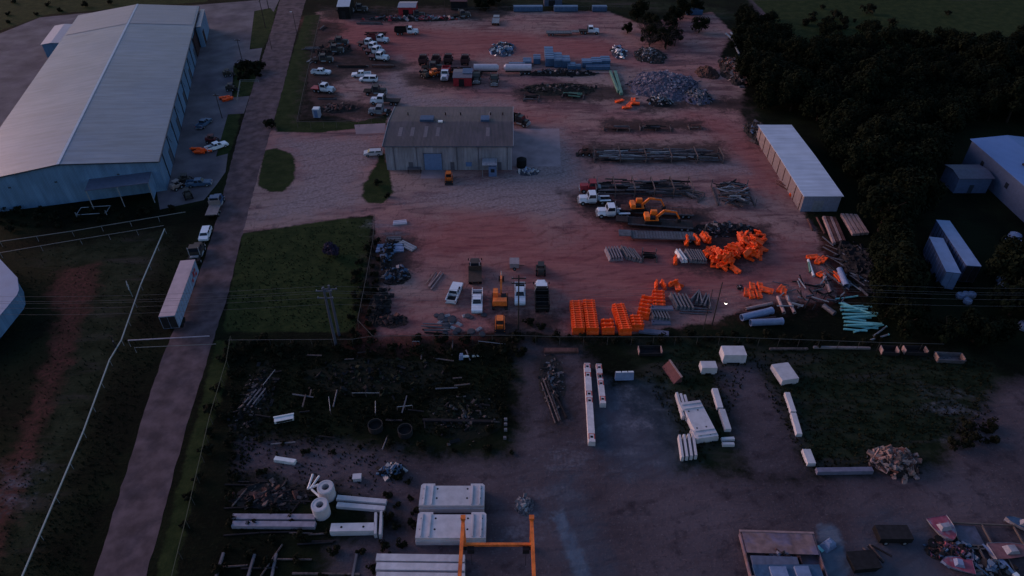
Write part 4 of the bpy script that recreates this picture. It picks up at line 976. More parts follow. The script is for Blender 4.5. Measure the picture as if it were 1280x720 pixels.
for i in range(5):
    x = 927+i*9; girder(x-8,391+i*2.4,x+16,388.5+i*2.2,.3,.3,[rust,dark,steel][i%3],['dark beam farthest left under the blue pipes','rusty beam among the blue pipes','dark beam between the blue pipes','grey beam tucked beside the blue pipes','beam nearest the right end of the blue pipes'][i])
tl = 'turquoise plastic pipe in the loose stack by the right end of the lower fence'
rr = random.Random(21)
for i in range(22):
    y = 378+i*1.55; x0 = 1049+rr.uniform(-2,6)+i*.35; Lp = rr.uniform(28,44)
    if i < 3: x1, y1 = 1078+i*4, 388+i*3
    else: x1, y1 = x0+Lp, y+rr.uniform(-4.5,5.0)
    m0, an, L = seg((x0,y),(x1,y1), .3)
    o = MB().pipe((-L/2,0,0),(L/2,0,0),.17,.03,8).build('turquoise_pipe', teal); o.location = (m0.x,m0.y,.18+(i%3)*.3); o.rotation_euler[2] = an
    tag(o, tl, 'pipe', 'turquoise pipes in the loose stack')
for (a0,b0,a1,b1,lab) in ((1043,374,1072,370,'turquoise pipe lying alone above the loose stack, pointing right'),(1067,415,1104,406,'turquoise pipe at the lower edge of the loose stack'),(1092,420,1108,408,'short turquoise pipe crossing the lower corner of the loose stack'),(1088,425,1111,418,'pale turquoise pipe lying lowest, apart from the loose stack')):
    m0, an, L = seg((a0,b0),(a1,b1), .2); t = thing('turquoise_pipe', lab, 'pipe', (m0.x,m0.y,.2), an)
    MB().pipe((-L/2,0,0),(L/2,0,0),.15,.03,8).build('pipe_wall', teal if b0<420 else galv, t); MB().pipe((L/2-.2,0,0),(L/2+.01,0,0),.17,.03,8).build('pipe_collar', teal, t)
# ---- white precast pieces, lower yard
girder(734,453.5,740,552,1.05,1.0,mat('white_precast', (.55,.50,.53), .75, var=.2),'longer white beam with red markings standing upright in the photo, lower yard',None,0,0,True)
girder(748.5,454.5,754,504,.95,1.0,mat('white_precast', (.5,.5,.5)),'shorter white beam with red markings beside the longer one',None,0,0,True)
def segblock(px, py, Wm, Dm, h, an, label, rev=False):
    """precast segment: slab with stepped corner ribs, notched middle and lifting holes"""
    t = thing('precast_segment', label, 'concrete block'); at(t, px, py, an)
    w_, d_ = Wm/2, Dm/2; nt_ = .16*Wm; c_ = .28
    pl = [(-w_+c_,d_),(-w_,d_-c_),(-w_,-d_),(w_,-d_),(w_,d_-c_),(w_-c_,d_),(nt_*1.75,d_),(nt_*1.75,d_-.35),(-nt_*1.75,d_-.35),(-nt_*1.75,d_)]
    MB().prism(pl, 0, h).build('slab_body', conc_white, t)
    for s in (-1,1):
        for q in (.62,.86): MB().box(s*w_*q-.09,s*w_*q+.09,-d_+.15,d_-.3,h+.003,h+.16).build('rib', conc_white, t)
        for q in (.5,.93):
            for yy in (-.35,.5):
                MB().lathe([(.14,h+.004),(.14,h+.012)],9).build('lifting_socket', black, t).location = (s*w_*q*(.94), yy*d_, 0)
    MB().box(-w_-.02,w_+.02,-d_-.12,-d_-.002,.0,h*.62).build('lower_lip', conc_white, t)
    return t
segblock(566,626,8.6,3.4,1.5,0,'upper white precast slab with lifting holes near the bottom centre')
segblock(565,664,8.9,3.7,1.5,0,'lower white precast slab with lifting holes, just above the orange gantry')
# vertical precast group
def on(t, lab): t['label'] = lab; return t
t = segblock(871,530,7.0,3.4,1.2,100,'large stepped white precast block in the middle of the lower right grass')
for i, dx in enumerate((846,851,856)): girder(dx,490+i*1.5,dx+8.5,520+i*1.5,.42,.9,conc_white,['outermost of three thin white slabs left of the stepped block','middle thin white slab left of the stepped block','thin white slab touching the stepped block'][i])
for i in range(4): girder(849.5+i*5.6,543-i*.6,853.5+i*5.6,571-i*.8,.40,1.0,conc_white,ords[i if i<3 else 6]+' of four thin upright white slabs below the large stepped block')
girder(864,536,870,541,.6,.7,conc_white,'short white block wedged between the stepped block and thin slabs')
def block(px0,py0,px1,py1,h,m_,label,legs=True,nm='precast_block'):
    a = G(px0,(py0+py1)/2,h); b = G(px1,(py0+py1)/2,h); c = G((px0+px1)/2,py0,h); d = G((px0+px1)/2,py1,h)
    t = thing(nm, label, 'concrete block', ((c.x+d.x)/2,(c.y+d.y)/2,0), 0); w_ = (b-a).length/2; e_ = (c-d).length/2
    MB().frus(-w_,w_,-e_,e_,.35,-w_+.06,w_-.06,-e_+.06,e_-.06,h).build('block_body', m_, t)
    for s in (-1,1): MB().box(s*(w_-.5)-.3,s*(w_-.5)+.3,-e_+.1,e_-.1,0,.349).build('foot', m_, t)
    return t
block(903,432,932,444,2.0,conc_white,'largest white block with feet at the top of the lower right grass')
block(876,451,896,460,1.5,conc_white,'medium white block left of and below the largest white block')
t = block(970,454,993,474,1.3,conc_white,'white tapered block near the right side of the lower grass'); t.rotation_euler[2] = R(10)
for (a0,b0,a1,b1,w_,lab) in ((893.5,485,900.5,509,.95,'upper of two narrow white slabs right of the stepped block'),(902.5,511,910.5,536,.95,'lower of two narrow white slabs right of the stepped block'),
     (984,490,992,514,.85,'upper of two narrow white slabs below the tapered white block'),(992,516,999.5,542,.85,'lower of two narrow white slabs below the tapered white block'),
     (1008,561,1015,579,1.2,'short pale block at the end of the white slab line, beside the long blue-grey beam')):
    girder(a0,b0,a1,b1,w_,.7,conc_white,lab)
girder(902,548,918,547,.5,.5,conc_white,'upper of two short white slabs lying across, near the thin upright slabs'); girder(903,554,918,554,.5,.5,conc_white,'lower of two short white slabs lying across, near the thin upright slabs')
girder(1021,587,1091,586,.8,.7,mat('blue_grey_concrete', (.13,.13,.19), .8),'long blue-grey beam lying beside the rubble heap')
t = thing('roof_panel', 'pale blue ribbed panel standing on the ground right of the red-marked beams', 'panel'); at(t, 780, 474, 2)
MB().frus(-1.5,1.5,-.25,.25,0,-1.5,1.5,.15,.25,1.4).build('panel_sheet', bluep, t)
for x in (-1,0,1): MB().box(x-.42,x+.42,.1,.4,1.4,1.46).build('cap', white, t)
t = thing('brick_panel', 'leaning brick-red ribbed panel in the grass below the grey barrier stack', 'panel'); at(t, 840, 468, -72)
MB().frus(-2.0,2.0,-.8,.6,0,-2.0,2.0,.3,.55,1.2).build('panel_sheet', mat('brick_red_panel', (.20,.085,.09), .8, wave=('X',3,.5)), t); MB().box(-2.05,2.05,.28,.6,1.203,1.3).build('top_edge', pk, t)
girder(962,435,1010,435,.4,.35,wood,'left grey log-like beam along the lower fence below the turquoise pipes'); girder(1017,433,1088,434,.42,.35,mat('grey_pole_timber', (.2,.17,.18), .9),'long grey beam along the lower fence below the turquoise pipes')
def trough(px, py, L, Wd, h, an, m_, label):
    t = thing('steel_trough', label, 'trough'); at(t, px, py, an)
    MB().box(-L/2,L/2,-Wd/2,Wd/2,.0,.1).build('floor_plate', m_, t)
    for s in (-1,1): MB().frus(-L/2,L/2,s*Wd/2-.06,s*Wd/2+.06,.101,-L/2-.1,L/2+.1,s*(Wd/2+.15)-.06,s*(Wd/2+.15)+.06,h).build('side_plate', m_, t)
    for s in (-1,1): MB().box(s*L/2-.06,s*L/2+.06,-Wd/2+.08,Wd/2-.08,.101,h*1.2).build('end_plate', pk if m_ is not steel else woodp, t)
    return t
trough(1110,441,2.6,1.4,.9,-5,dark,'left dark open trough with a pale end plate by the lower fence'); trough(1142,441,3.6,1.4,.9,-3,dark,'middle dark open trough right of the turquoise pipes by the fence')
trough(1185,450,4.2,1.5,.9,-4,steel,'right-hand grey trough with raised pale ends by the lower fence')
trough(812,441,3.8,1.6,.8,0,dark,'dark open trough in the grass below the grey barrier stack')
girder(680,437,723,437,1.0,.4,rust,'rusty long beam lying under the fence above the track')
# bottom-left group
for i, (y0, y1, w_) in enumerate(((645,645.5,1.0),(654,655,1.0))): girder(290,y0,394,y1,w_*.85,.6,mat('mauve_concrete', (.26,.24,.30), .8, var=.25),['upper','lower'][i]+' of two long mauve beams side by side at the lower left')
for i, y in enumerate((696,707,719)): girder(470,y,581,y+1.5,1.0,1.0,conc_white,['upper','middle','lower'][i]+' of three long white beams at the bottom edge left of the gantry',holes=0)
for i, (y0,y1) in enumerate(((621,626.5),(630,635))): girder(421,y0,483 if i==0 else 481,y1,.75,.5,conc_white,['upper','lower'][i]+' white slab of the joined pair right of the concrete cylinders')
girder(413,659,468,658,1.25,1.0,conc_white,'white box beam with dark sockets right of the lower concrete cylinder',holes=2)
for i,(a0,b0,a1,b1) in enumerate(((469.5,640,469,667),(476.5,638,475,668))): girder(a0,b0,a1,b1,.4,1.0,conc_white,['left','right'][i]+' narrow white beam on edge beside the white box beam')
def cyl(px, py, label):
    t = thing('concrete_ring', label, 'concrete pipe'); at(t, px, py)
    MB().pipe((0,0,0),(0,0,2.1),1.12,.62,22).build('ring_wall', conc_white, t); MB().lathe([(.49,1.0),(.49,1.05)],12).build('inner_floor', black, t)
    MB().pipe((0,0,2.101),(0,0,2.14),1.0,.08,22).build('top_rim', conc_white, t); return t
cyl(410,620,'upper of two upright white concrete cylinders at the lower left'); cyl(403,642,'lower of two upright white concrete cylinders at the lower left')
for i,(a0,b0,a1,b1) in enumerate(((391,593,385,611),(399,595,388,611),(390,612,400,621),(388,610,398,606))):
    big_pipe(a0,b0,a1,b1,.16,white,['leftmost slim white pipe','second slim white pipe','slim white pipe slanting down','shortest slim white pipe'][i]+' beside the upright concrete cylinders',None,.3,8)
girder(343,572,369,576,.7,.6,white,'short white slab lying alone in the dark lower left yard')
t = thing('white_crate_frame', 'small white framed unit tilted in the dark lower left yard', 'crate'); at(t, 356, 526, 15)
MB().box(-1.4,1.4,-.45,.45,.2,.7).build('body', white, t); MB().box(-1.1,1.2,-.5,-.46,.3,.6).build('side_slot', black, t); MB().box(-1.5,1.5,.3,.5,.701,.85).build('top_rail', white, t)
t = thing('cable_box', 'small pale box alone on the ground right of the concrete cylinders', 'box'); at(t, 447, 599, 5)
MB().box(-.55,.55,-.4,.4,0,.65).build('body', conc_white, t); MB().box(-.6,.6,-.45,.45,.652,.72).build('lid', conc_white, t)
t = thing('turbine_nozzle', 'pale tapered tube with a flared blue-white head lying below the pickups', 'pipe'); at(t, 588, 447, 5)
MB().tube((-1.2,0,.35),(1.9,0,.35),.22,.18,10).build('tube', white, t); MB().frus(-1.9,-1.2,-.55,.5,.1,-1.7,-1.2,-.3,.3,.9).build('flared_head', bluep, t)
for i,(a0,b0,a1,b1) in enumerate(((279,690,269,722),(318,692,309,722),(345,691,339,722),(446,690,440,722))): girder(a0,b0,a1,b1,.35,.3,mat('dim_grey_post', (.13,.12,.14), .9),ords[i if i<3 else 6]+' of four dim grey posts pointing out of the bottom edge left of the white beams')
girder(365,716,450,717,.3,.25,wood,'thin pale timber lying across at the bottom edge left of the white beams')
# ---- gantry
gz = 6.0
gt = thing('gantry_crane', 'orange steel gantry standing over the white beams at the bottom centre', 'gantry', (0,0,0))
pL0, pL1 = G(579,650,gz), G(573.5,735,gz); pR0, pR1 = G(664.5,650,gz), G(668,735,gz)
ce = (pL0+pR1)/2; gt.location = (ce.x,ce.y,0); o_ = Vector((ce.x,ce.y,0))
for a_, b_ in ((pL0,pL1),(pR0,pR1)):
    MB().bar(a_-o_, b_-o_, .42, .45).build('top_beam', orange_pt, gt)
    for p in (a_, b_):
        s_ = .2 if p is a_ else -.2
        lg = MB().bar(p-o_+Vector((0,-s_,-.23)), Vector((p.x-o_.x, p.y-o_.y-s_, .5)), .36, .36).build('leg', orange_pt, gt)
        MB().tube(Vector((p.x-o_.x-.2,p.y-o_.y-s_,.4)),Vector((p.x-o_.x+.2,p.y-o_.y-s_,.4)),.4,n=12).build('wheel', black, lg)
    MB().box(a_.x-o_.x-.3,a_.x-o_.x+.3,a_.y-o_.y-.2,a_.y-o_.y+.35,gz+.24,gz+.6).build('end_bracket', orange_pt, gt)
m1 = G(579,678,gz); m2 = G(667,678,gz); MB().bar(m1-o_+Vector((.22,0,-.45)), m2-o_+Vector((-.22,0,-.45)), .3, .4).build('cross_beam', orange_pt, gt)
for p, s_ in ((m1,1),(m2,-1)): 
    h_ = MB().box(p.x-o_.x+s_*.9-.4,p.x-o_.x+s_*.9+.4,p.y-o_.y-.7,p.y-o_.y-.16,gz-1.3,gz-.5).build('hoist', dark, gt)
    MB().tube((p.x-o_.x+s_*.9,p.y-o_.y-.4,gz-1.3),(p.x-o_.x+s_*.9,p.y-o_.y-.4,1.6),.03,n=5).build('hoist_cable', dark, h_)
# ---- mounds and rubble
def mound(name, px, py, rx, ry, h, m_, label, cat, seed=1, pieces=None, rough=.5, n=44):
    c = G(px,py); sc_x = (G(px+rx,py)-c).length; sc_y = abs((G(px,py-ry)-G(px,py+ry)).y)/2
    rr = random.Random(seed); b = MB(); vs = []; fs = []
    from mathutils import noise as mn
    for j in range(n+1):
        for i in range(n+1):
            x = -1.15+2.3*i/n; y = -1.15+2.3*j/n; r = math.hypot(x,y)*(1+.22*mn.noise(Vector((x*1.7+seed,y*1.7,0))))
            f = max(0, 1-r**1.9); z = h*f*(1+.55*mn.noise(Vector((x*3.1,y*3.1,seed))))+rough*mn.noise(Vector((x*9,y*9,seed)))*min(1,f*5)
            vs.append((x*sc_x+rr.uniform(-.1,.1),y*sc_y+rr.uniform(-.1,.1),z if f > 0 else -.25))
    fs = [(j*(n+1)+i,j*(n+1)+i+1,(j+1)*(n+1)+i+1,(j+1)*(n+1)+i) for j in range(n) for i in range(n)]
    b.add(vs, fs)
    if pieces:
        for k in range(pieces[0]):
            x, y = rr.gauss(0,.42), rr.gauss(0,.42)
            r = math.hypot(x,y)
            if r > 1.1: continue
            z = h*max(0,1-r**1.9)*.95; s = pieces[1][0]*.6+(pieces[1][1]*1.15-pieces[1][0]*.6)*rr.random()**2.0; b.use(rr.randrange(1, len(m_)) if len(m_) > 1 else 0)
            b.at(Matrix.Translation((x*sc_x,y*sc_y,z+.1)) @ Matrix.Rotation(rr.uniform(0,6.3),4,'Z') @ Matrix.Rotation(rr.uniform(-.9,.9),4,'X') @ Matrix.Rotation(rr.uniform(-.9,.9),4,'Y'))
            a_ = min(s*rr.choice((.6,1,1.4,2.0,3.0)), 1.7) if pieces[2] else s*rr.uniform(.7,1.3)
            b.box(-a_/2,a_/2,-s/2,s/2,-s*.2,s*.2); b.at(None)
    o = b.build(name, m_); o.location = (c.x,c.y,0); o.rotation_euler[2] = 0
    tag(o, label, cat, None, 'stuff'); return o
pkr_ = mat('faded_pink_red_paint', (.30,.06,.10), .6, var=.4, c2=(.20,.22,.28), scale=1.4)
grav = mat('grey_crushed_stone', (.125,.115,.165), .95, var=.6, c2=(.075,.07,.10), scale=2.6, bump=1)
mound('gravel_mound', 830, 108, 46, 18, 2.5, [grav, grav, mat('light_stone',(.22,.2,.25),.9)], 'large grey mound of crushed stone in the upper right of the yard', 'mound', 2, (900,(.3,.8),False), .7, 60)
mound('rubble_heap', 870, 122, 20, 9, 1.6, [grav, steel, conc_dark, dark, conc_dark], 'low heap of pale rubble at the right foot of the grey mound', 'heap', 4, (240,(.3,.9),True))
mound('rubble_heap', 825, 128, 16, 6, 1.2, [dark, dark, conc_dark, galv], 'dark low heap with pale bits at the lower edge of the grey mound', 'heap', 5, (140,(.3,.8),True))
brown = mat('brown_brush_heap', (.10,.055,.05), .95, var=.5, c2=(.05,.03,.025), scale=2, bump=1)
mound('dirt_heap', 884, 92, 14, 7, 2.0, [brown], 'brown soil heap right of the grey mound in the upper yard', 'heap', 6)
mound('scrap_heap', 918, 90, 18, 17, 2.8, [mat('dark_scrap',(.03,.025,.025),.9), woodp, conc_dark, rust, dark, rust], 'large heap of pinkish and pale scrap at the upper right edge of the yard', 'heap', 8, (520,(.25,.8),True))
mound('scrap_heap', 812, 70, 20, 10, 1.6, [mat('dark_scrap',(.03,.025,.025),.9), conc_dark, wood, dark, galv], 'heap of small pale litter left of the bare trees in the upper yard', 'heap', 9, (300,(.2,.6),True))
mound('scrap_heap', 948, 168, 16, 16, 1.2, [mat('dark_scrap',(.03,.025,.025),.9), dark, bluep, steel, wood, dark], 'dark heap with pale blue bits above the long pale-roofed shed', 'heap', 10, (150,(.25,.8),True))
mound('rubble_heap', 1117, 579, 30, 19, 1.7, [mat('dark_scrap',(.03,.025,.025),.9), conc_dark, pk, woodp, dark, rust, wood, mat('brown_block',(.16,.10,.095),.9)], 'heap of broken pale and pinkish blocks at the lower right', 'heap', 12, (600,(.25,.75),True))
mound('scrap_heap', 660, 215, 14, 5, .5, [mat('bluish_scrap',(.05,.055,.08),.9), bluep, steel, concrete], 'thin spread of bluish scrap by the lower right corner of the workshop', 'heap', 14, (110,(.15,.45),True), .1)
mound('scrap_heap', 490, 590, 18, 7, .9, [mat('dark_scrap',(.03,.025,.025),.9), bluem, bluem, black, galv], 'low heap of dark blue tarpaulin scraps right of the small pale box', 'heap', 15, (130,(.2,.7),True))
mound('scrap_heap', 655, 632, 13, 12, .6, [mat('grey_spoil',(.12,.12,.15),.9), conc_dark, galv], 'pale powdery spoil heap above the right beam of the gantry', 'heap', 16, (90,(.15,.5),True))
mound('scrap_heap', 495, 345, 18, 11, .8, [mat('dark_scrap',(.03,.025,.025),.9), dark, dark, steel, bluem], 'dark scrap heap with a few pale bits in the corner beside the fence', 'heap', 17, (170,(.2,.7),True))
mound('scrap_heap', 490, 402, 20, 8, .8, [mat('reddish_scrap',(.08,.045,.045),.9), dark, dark, rust, dark], 'reddish scrap heap in the lower left corner of the red yard', 'heap', 18, (130,(.2,.7),True))
mound('scrap_heap', 700, 112, 46, 8, .7, [mat('scrub_soil',(.03,.026,.022),.95), dark, wood, dark], 'long strip of dark scrub and scrap below the blue stacks', 'heap', 19, (260,(.2,.7),True))
mound('scrap_heap', 628, 62, 16, 9, .7, [mat('bluish_scrap',(.05,.055,.08)), bluep, galv, steel, steel, bluem, dark, white], 'heap of blue and white scrap with many bright bits in the upper yard', 'heap', 20, (220,(.3,1.0),True))
mound('scrap_heap', 773, 66, 9, 8, 1.2, [mat('bluish_scrap',(.05,.055,.08)), white, bluep, dark], 'small heap of bright white scrap between the blue stacks and bare trees', 'heap', 22, (80,(.4,1.1),True))
mound('scrap_heap', 925, 360, 4, 3, .3, [dark, steel], 'tiny dark scrap scatter by the loose orange barriers', 'heap', 23, (20,(.1,.3),True))
mound('scrap_heap', 474, 384, 14, 24, .9, [mat('dark_scrap',(.03,.025,.025),.9), dark, black, dark], 'black scrap and weeds along the left fence of the red yard', 'heap', 41, (220,(.2,.8),True))
mound('scrap_heap', 484, 318, 9, 20, .9, [mat('dark_scrap',(.03,.025,.025),.9), dark, black, bluem, dark], 'narrow dark scrap strip against the left fence beside the grey-blue sheets', 'heap', 42, (160,(.2,.7),True))
mound('scrap_heap', 520, 24, 62, 3, .7, [mat('dark_scrap',(.03,.025,.025),.9), dark, steel, galv, red], 'long dark strip of scrap along the top of the upper lot', 'heap', 43, (300,(.25,1.0),True))
mound('scrap_heap', 415, 64, 26, 6, .9, [mat('dark_scrap',(.03,.025,.025),.9), dark, black, rust], 'dark scrap strip at the left side of the upper lot', 'heap', 44, (200,(.3,1.0),True))
mound('scrap_heap', 420, 136, 28, 6, .6, [mat('dark_scrap',(.03,.025,.025),.9), dark, wood, rust], 'dark scrap around the pale booth in the lower left of the upper lot', 'heap', 45, (150,(.2,.8),True))
mound('scrap_heap', 560, 92, 34, 5, .8, [mat('dark_scrap',(.03,.025,.025),.9), dark, rust, orange_pt], 'dark machine scrap around the maroon trucks above the workshop', 'heap', 46, (200,(.3,1.0),True))
mound('scrap_heap', 700, 93, 48, 3, 1.0, [mat('dark_scrap',(.03,.025,.025),.9), dark, steel, dark], 'dark strip of scrap right below the blue containers', 'heap', 47, (220,(.3,1.0),True))
mound('scrap_heap', 905, 288, 40, 8, .9, [mat('dark_scrap',(.03,.025,.025),.9), dark, steel, dark], 'dark scrap behind the big orange heap', 'heap', 48, (220,(.3,1.0),True))
mound('scrap_heap', 1080, 335, 28, 32, 1.0, [mat('dark_scrap',(.03,.025,.025),.9), dark, dark, dark], 'dark tangled scrap between the long beams and the turquoise pipes', 'heap', 49, (360,(.3,1.1),True))
mound('scrap_heap', 1190, 690, 34, 14, .6, [mat('dark_scrap',(.03,.025,.025),.9), dark, black, pkr_, bluem, dark, rust], 'low mixed scrap around the wrecks at the bottom right', 'heap', 50, (260,(.2,.7),True))
mound('scrap_heap', 1240, 712, 26, 8, .6, [mat('dark_scrap',(.03,.025,.025),.9), dark, black, bluem, steel], 'dark scrap under the lower steel grid at the bottom right', 'heap', 51, (160,(.2,.7),True))
mound('scrap_heap', 318, 500, 22, 50, .12, [mat('weedy_soil',(.010,.012,.008),.95), dark, wood, dark, black], 'dark scrap strip along the left side of the lower left yard', 'heap', 52, (260,(.12,.5),True), .08)
mound('scrap_heap', 470, 470, 90, 26, .08, [mat('weedy_soil',(.010,.012,.008),.95), dark, mat('mossy_block',(.022,.026,.016),.9), dark], 'weedy debris spread over the middle of the lower left yard', 'heap', 53, (230,(.12,.5),True), .06)
mound('scrap_heap', 580, 520, 50, 34, .08, [mat('weedy_soil',(.010,.012,.008),.95), dark, mat('mossy_block',(.022,.026,.016),.9), wood], 'weedy debris at the right end of the lower left yard', 'heap', 54, (150,(.12,.5),True), .06)
mound('scrap_heap', 340, 620, 50, 18, .15, [mat('dark_scrap',(.03,.025,.025),.9), dark, wood, rust], 'dark scrap left of the upright concrete cylinders', 'heap', 55, (200,(.12,.6),True), .1)
mound('scrap_heap', 690, 475, 16, 36, .12, [mat('dark_scrap',(.03,.025,.025),.9), dark, wood, steel], 'dark scrap strip left of the red-marked beams', 'heap', 56, (130,(.12,.5),True), .08)
def rail_set(px0,py0,px1,py1,h,label):
    m0, an, L = seg((px0,py0),(px1,py1)); t = thing('pipe_stand', label, 'stand', (m0.x,m0.y,0), an)
    MB().tube((-L/2,0,h),(L/2,0,h),.05,n=6).build('top_tube', galv, t)
    for x in (-L/2,0,L/2): MB().tube((x,0,0),(x,0,h-.05),.05,n=6).build('leg', wood, t)
for (a0,b0,a1,b1,h,lab) in ((441,496,475,496,.9,'long low pipe stand in the upper middle of the overgrown lower yard'),(497,513,516,511,.8,'short pipe stand right of the long one in the overgrown yard'),(598,430,632,434,.7,'pale pipe stand just below the small orange skid loader'),
    (516,432,525,432,1.0,'small square pipe stand left of the pale one under the fence'),(412,500,414,518,.8,'pipe stand pointing down the photo in the overgrown lower yard'),(330,485,345,466,.7,'slanting pipe stand at the left of the overgrown lower yard'),(470,505,470,520,.7,'short pipe stand just above the left dark round tank')): rail_set(a0,b0,a1,b1,h,lab)
girder(528,524,618,526,.5,.4,dark,'long dark beam crossing the right part of the overgrown lower yard')
for i,(x,y) in enumerate(((632,523),(632,529),(632,536),(631,546))): girder(x-2,y,x+2,y,.4,.4,conc_dark,['topmost','second','third','lowest'][i]+' of four small grey blocks at the right end of the overgrown yard')
# tyres and slabs near pickups
rr = random.Random(31)
for i in range(16):
    x = rr.uniform(545,605); y = rr.uniform(392,419)
    t = MB().lathe([(.25,0),(.48,.02),(.55,.12),(.48,.26),(.25,.28)],12).build('tyre', mat('dusty_tyre_rubber', (.05,.055,.07), .8)); at(t, x, y); t.location.z = .02
    t.rotation_euler = (rr.uniform(-.15,.15), rr.uniform(-.15,.15), 0); t.scale = (rr.uniform(.9,1.5),)*3
    tag(t, 'dusty grey tyre on the red soil below the white pickups', 'tyre', 'tyres below the white pickups')
for i in range(9):
    x = rr.uniform(550,600); y = rr.uniform(394,417); an = rr.uniform(0,180)
    t = MB().frus(-.6,.6,-.35,.35,0,-.5,.55,-.3,.3,.18).box(-.1,.1,-.1,.1,.181,.26).build('metal_offcut', galv); at(t, x, y, an)
    tag(t, 'pale metal offcut among the tyres below the white pickups', 'offcut', 'offcuts among the tyres')
bunch(543,350,72,1.5,4,(4,5.5),[woodp,rust,pk],'long plank pile piece left of the leftmost white pickup','planks left of the leftmost pickup',.06)
# bluish panels by the fence corner
for (x,y,L,Wd,an,m_,lab) in ((492,300,3.2,1.6,2,steel,'upper grey-blue sheet in the fence corner of the red yard'),(488,311,5.6,2.6,3,bluep,'large pale blue sheet stack in the fence corner of the red yard'),(509,308,4.2,1.6,-38,galv,'slanting slatted sheet right of the pale blue one'),(500,279,3.0,1.4,10,pin,'pale tarp-like sheet above the blue sheets near the yard entrance')):
    t = thing('sheet_stack', lab, 'sheet stack'); at(t, x, y, an)
    for k in range(4): MB().box(-L/2+k*.05,L/2-k*.03,-Wd/2+k*(Wd/4)+.02,-Wd/2+(k+1)*(Wd/4)-.05,0,.3+.08*(k%2)).build('sheet', m_, t)
# blue stacks in the upper yard
def bstack(px, py, Wd, D, h, label, an=0):
    t = thing('blue_container', label, 'container'); at(t, px, py, an)
    MB().box(-Wd/2,Wd/2,-D/2,D/2,.2,h).build('shell', mat('blue_tank_paint', (.045,.10,.20), .5, var=.3, c2=(.035,.08,.16)), t)
    MB().box(-Wd/2-.04,Wd/2+.04,-D/2-.04,D/2+.04,h+.002,h+.1).build('lid', mat('blue_lid_paint', (.08,.15,.27), .5), t)
    k = int(D/2)
    for i in range(max(1,k)): MB().box(-Wd/2-.06,Wd/2+.06,-D/2+.6+i*2,-D/2+.72+i*2,h+.101,h+.16).build('strap', dark, t)
    MB().box(-Wd/2+.1,Wd/2-.1,-D/2+.1,D/2-.1,0,.199).build('skid', dark, t); return t
for (x,y,w_,d_,h_,lab) in ((686,76,2.7,11,2.6,'tallest and longest dark blue container in the upper yard row'),(697,80,2.6,7,2.4,'blue container right of the tallest one'),(707,82,2.4,5,2.3,'blue container third from the left in the upper row'),
      (671,78,2.2,4,1.8,'dark small container left of the tallest blue one'),(659,81,2.6,4,1.5,'low dark blue container at the left end of the row'),(714,86,2.4,3,1.5,'low blue container right of the first cluster'),
      (733,83,3.0,3.5,1.8,'left blue container of the right cluster'),(745,82,3.0,4,1.9,'middle blue container of the right cluster'),(756,81,2.8,4.2,2.0,'right blue container of the right cluster'),(722,86,2.0,2,1.1,'smallest blue container between the two clusters'),
      (646,85,5.0,2.0,1.4,'long low blue container above the pale tank trailers'),(747,87,7.5,1.6,1.2,'long low blue container in front of the right cluster')):
    bstack(x,y,w_,d_,h_,lab)
for (x,w_,lab) in ((660,11,'long blue container at the far end, left of the row at the top fence'),(707,9,'middle long blue container in the row at the top fence'),(749,5.5,'short right blue container in the row at the top fence'),(867,6,'isolated blue container in the top row right of the dark trees')):
    bstack(x,14 if x<800 else 18,w_,2.4,1.8,lab,1)
for (a0,b0,a1,b1,w_,lab) in ((763,88,773,113,.6,'left long faded green beam left of the grey mound'),(769,88,777,116,.9,'right long faded green beam left of the grey mound')):
    girder(a0,b0,a1,b1,w_,.8,greenm,lab)
for (a0,b0,a1,b1,lab) in ((907,42,920,53,'left white pole piece lying near the upper right trees'),(913,41,927,53,'right white pole piece lying near the upper right trees'),(918,55,924,68,'lower white pole piece near the upper right scrap heap')):
    big_pipe(a0,b0,a1,b1,.35,galv,lab)
# scrap beams upper-left lot
for (x,y,an,n_,L,lab,g_) in ((403,36,80,3,(4,5),'grey box piece at the upper left edge of the upper lot','upper left box pieces'),(390,76,70,3,(4,5),'pale grey beam by the grass strip of the upper lot','pale beams by the grass strip'),
        (440,84,0,5,(8,10),'long grey beam in the row left of the lilac gravel in the upper lot','long beams in the upper left lot'),(480,84,-2,5,(6,8),'dark beam at the right end of the long beam row','dark beams at row end'),
        (395,62,0,6,(6,9),'dark beam in the pile at the left of the upper lot','dark beams left of upper lot'),(463,30,0,4,(8,10),'grey beam behind the first truck row at the top','grey beams behind the first row'),
        (408,123,0,4,(5,6),'brown beam below the red-bodied truck in the upper lot','brown beams below red-bodied truck'),(470,43,0,4,(6,8),'brown beam left of the black dump truck in the upper lot','brown beams left of dump truck'),
        (575,87,0,5,(7,9),'dark rail behind the forklifts above the workshop','dark rails above the workshop')):
    bunch(x,y,an,1.6,n_,L,[steel,dark,rust] if 'pale' not in lab else [galv,steel],lab,g_,.03,(0,1))
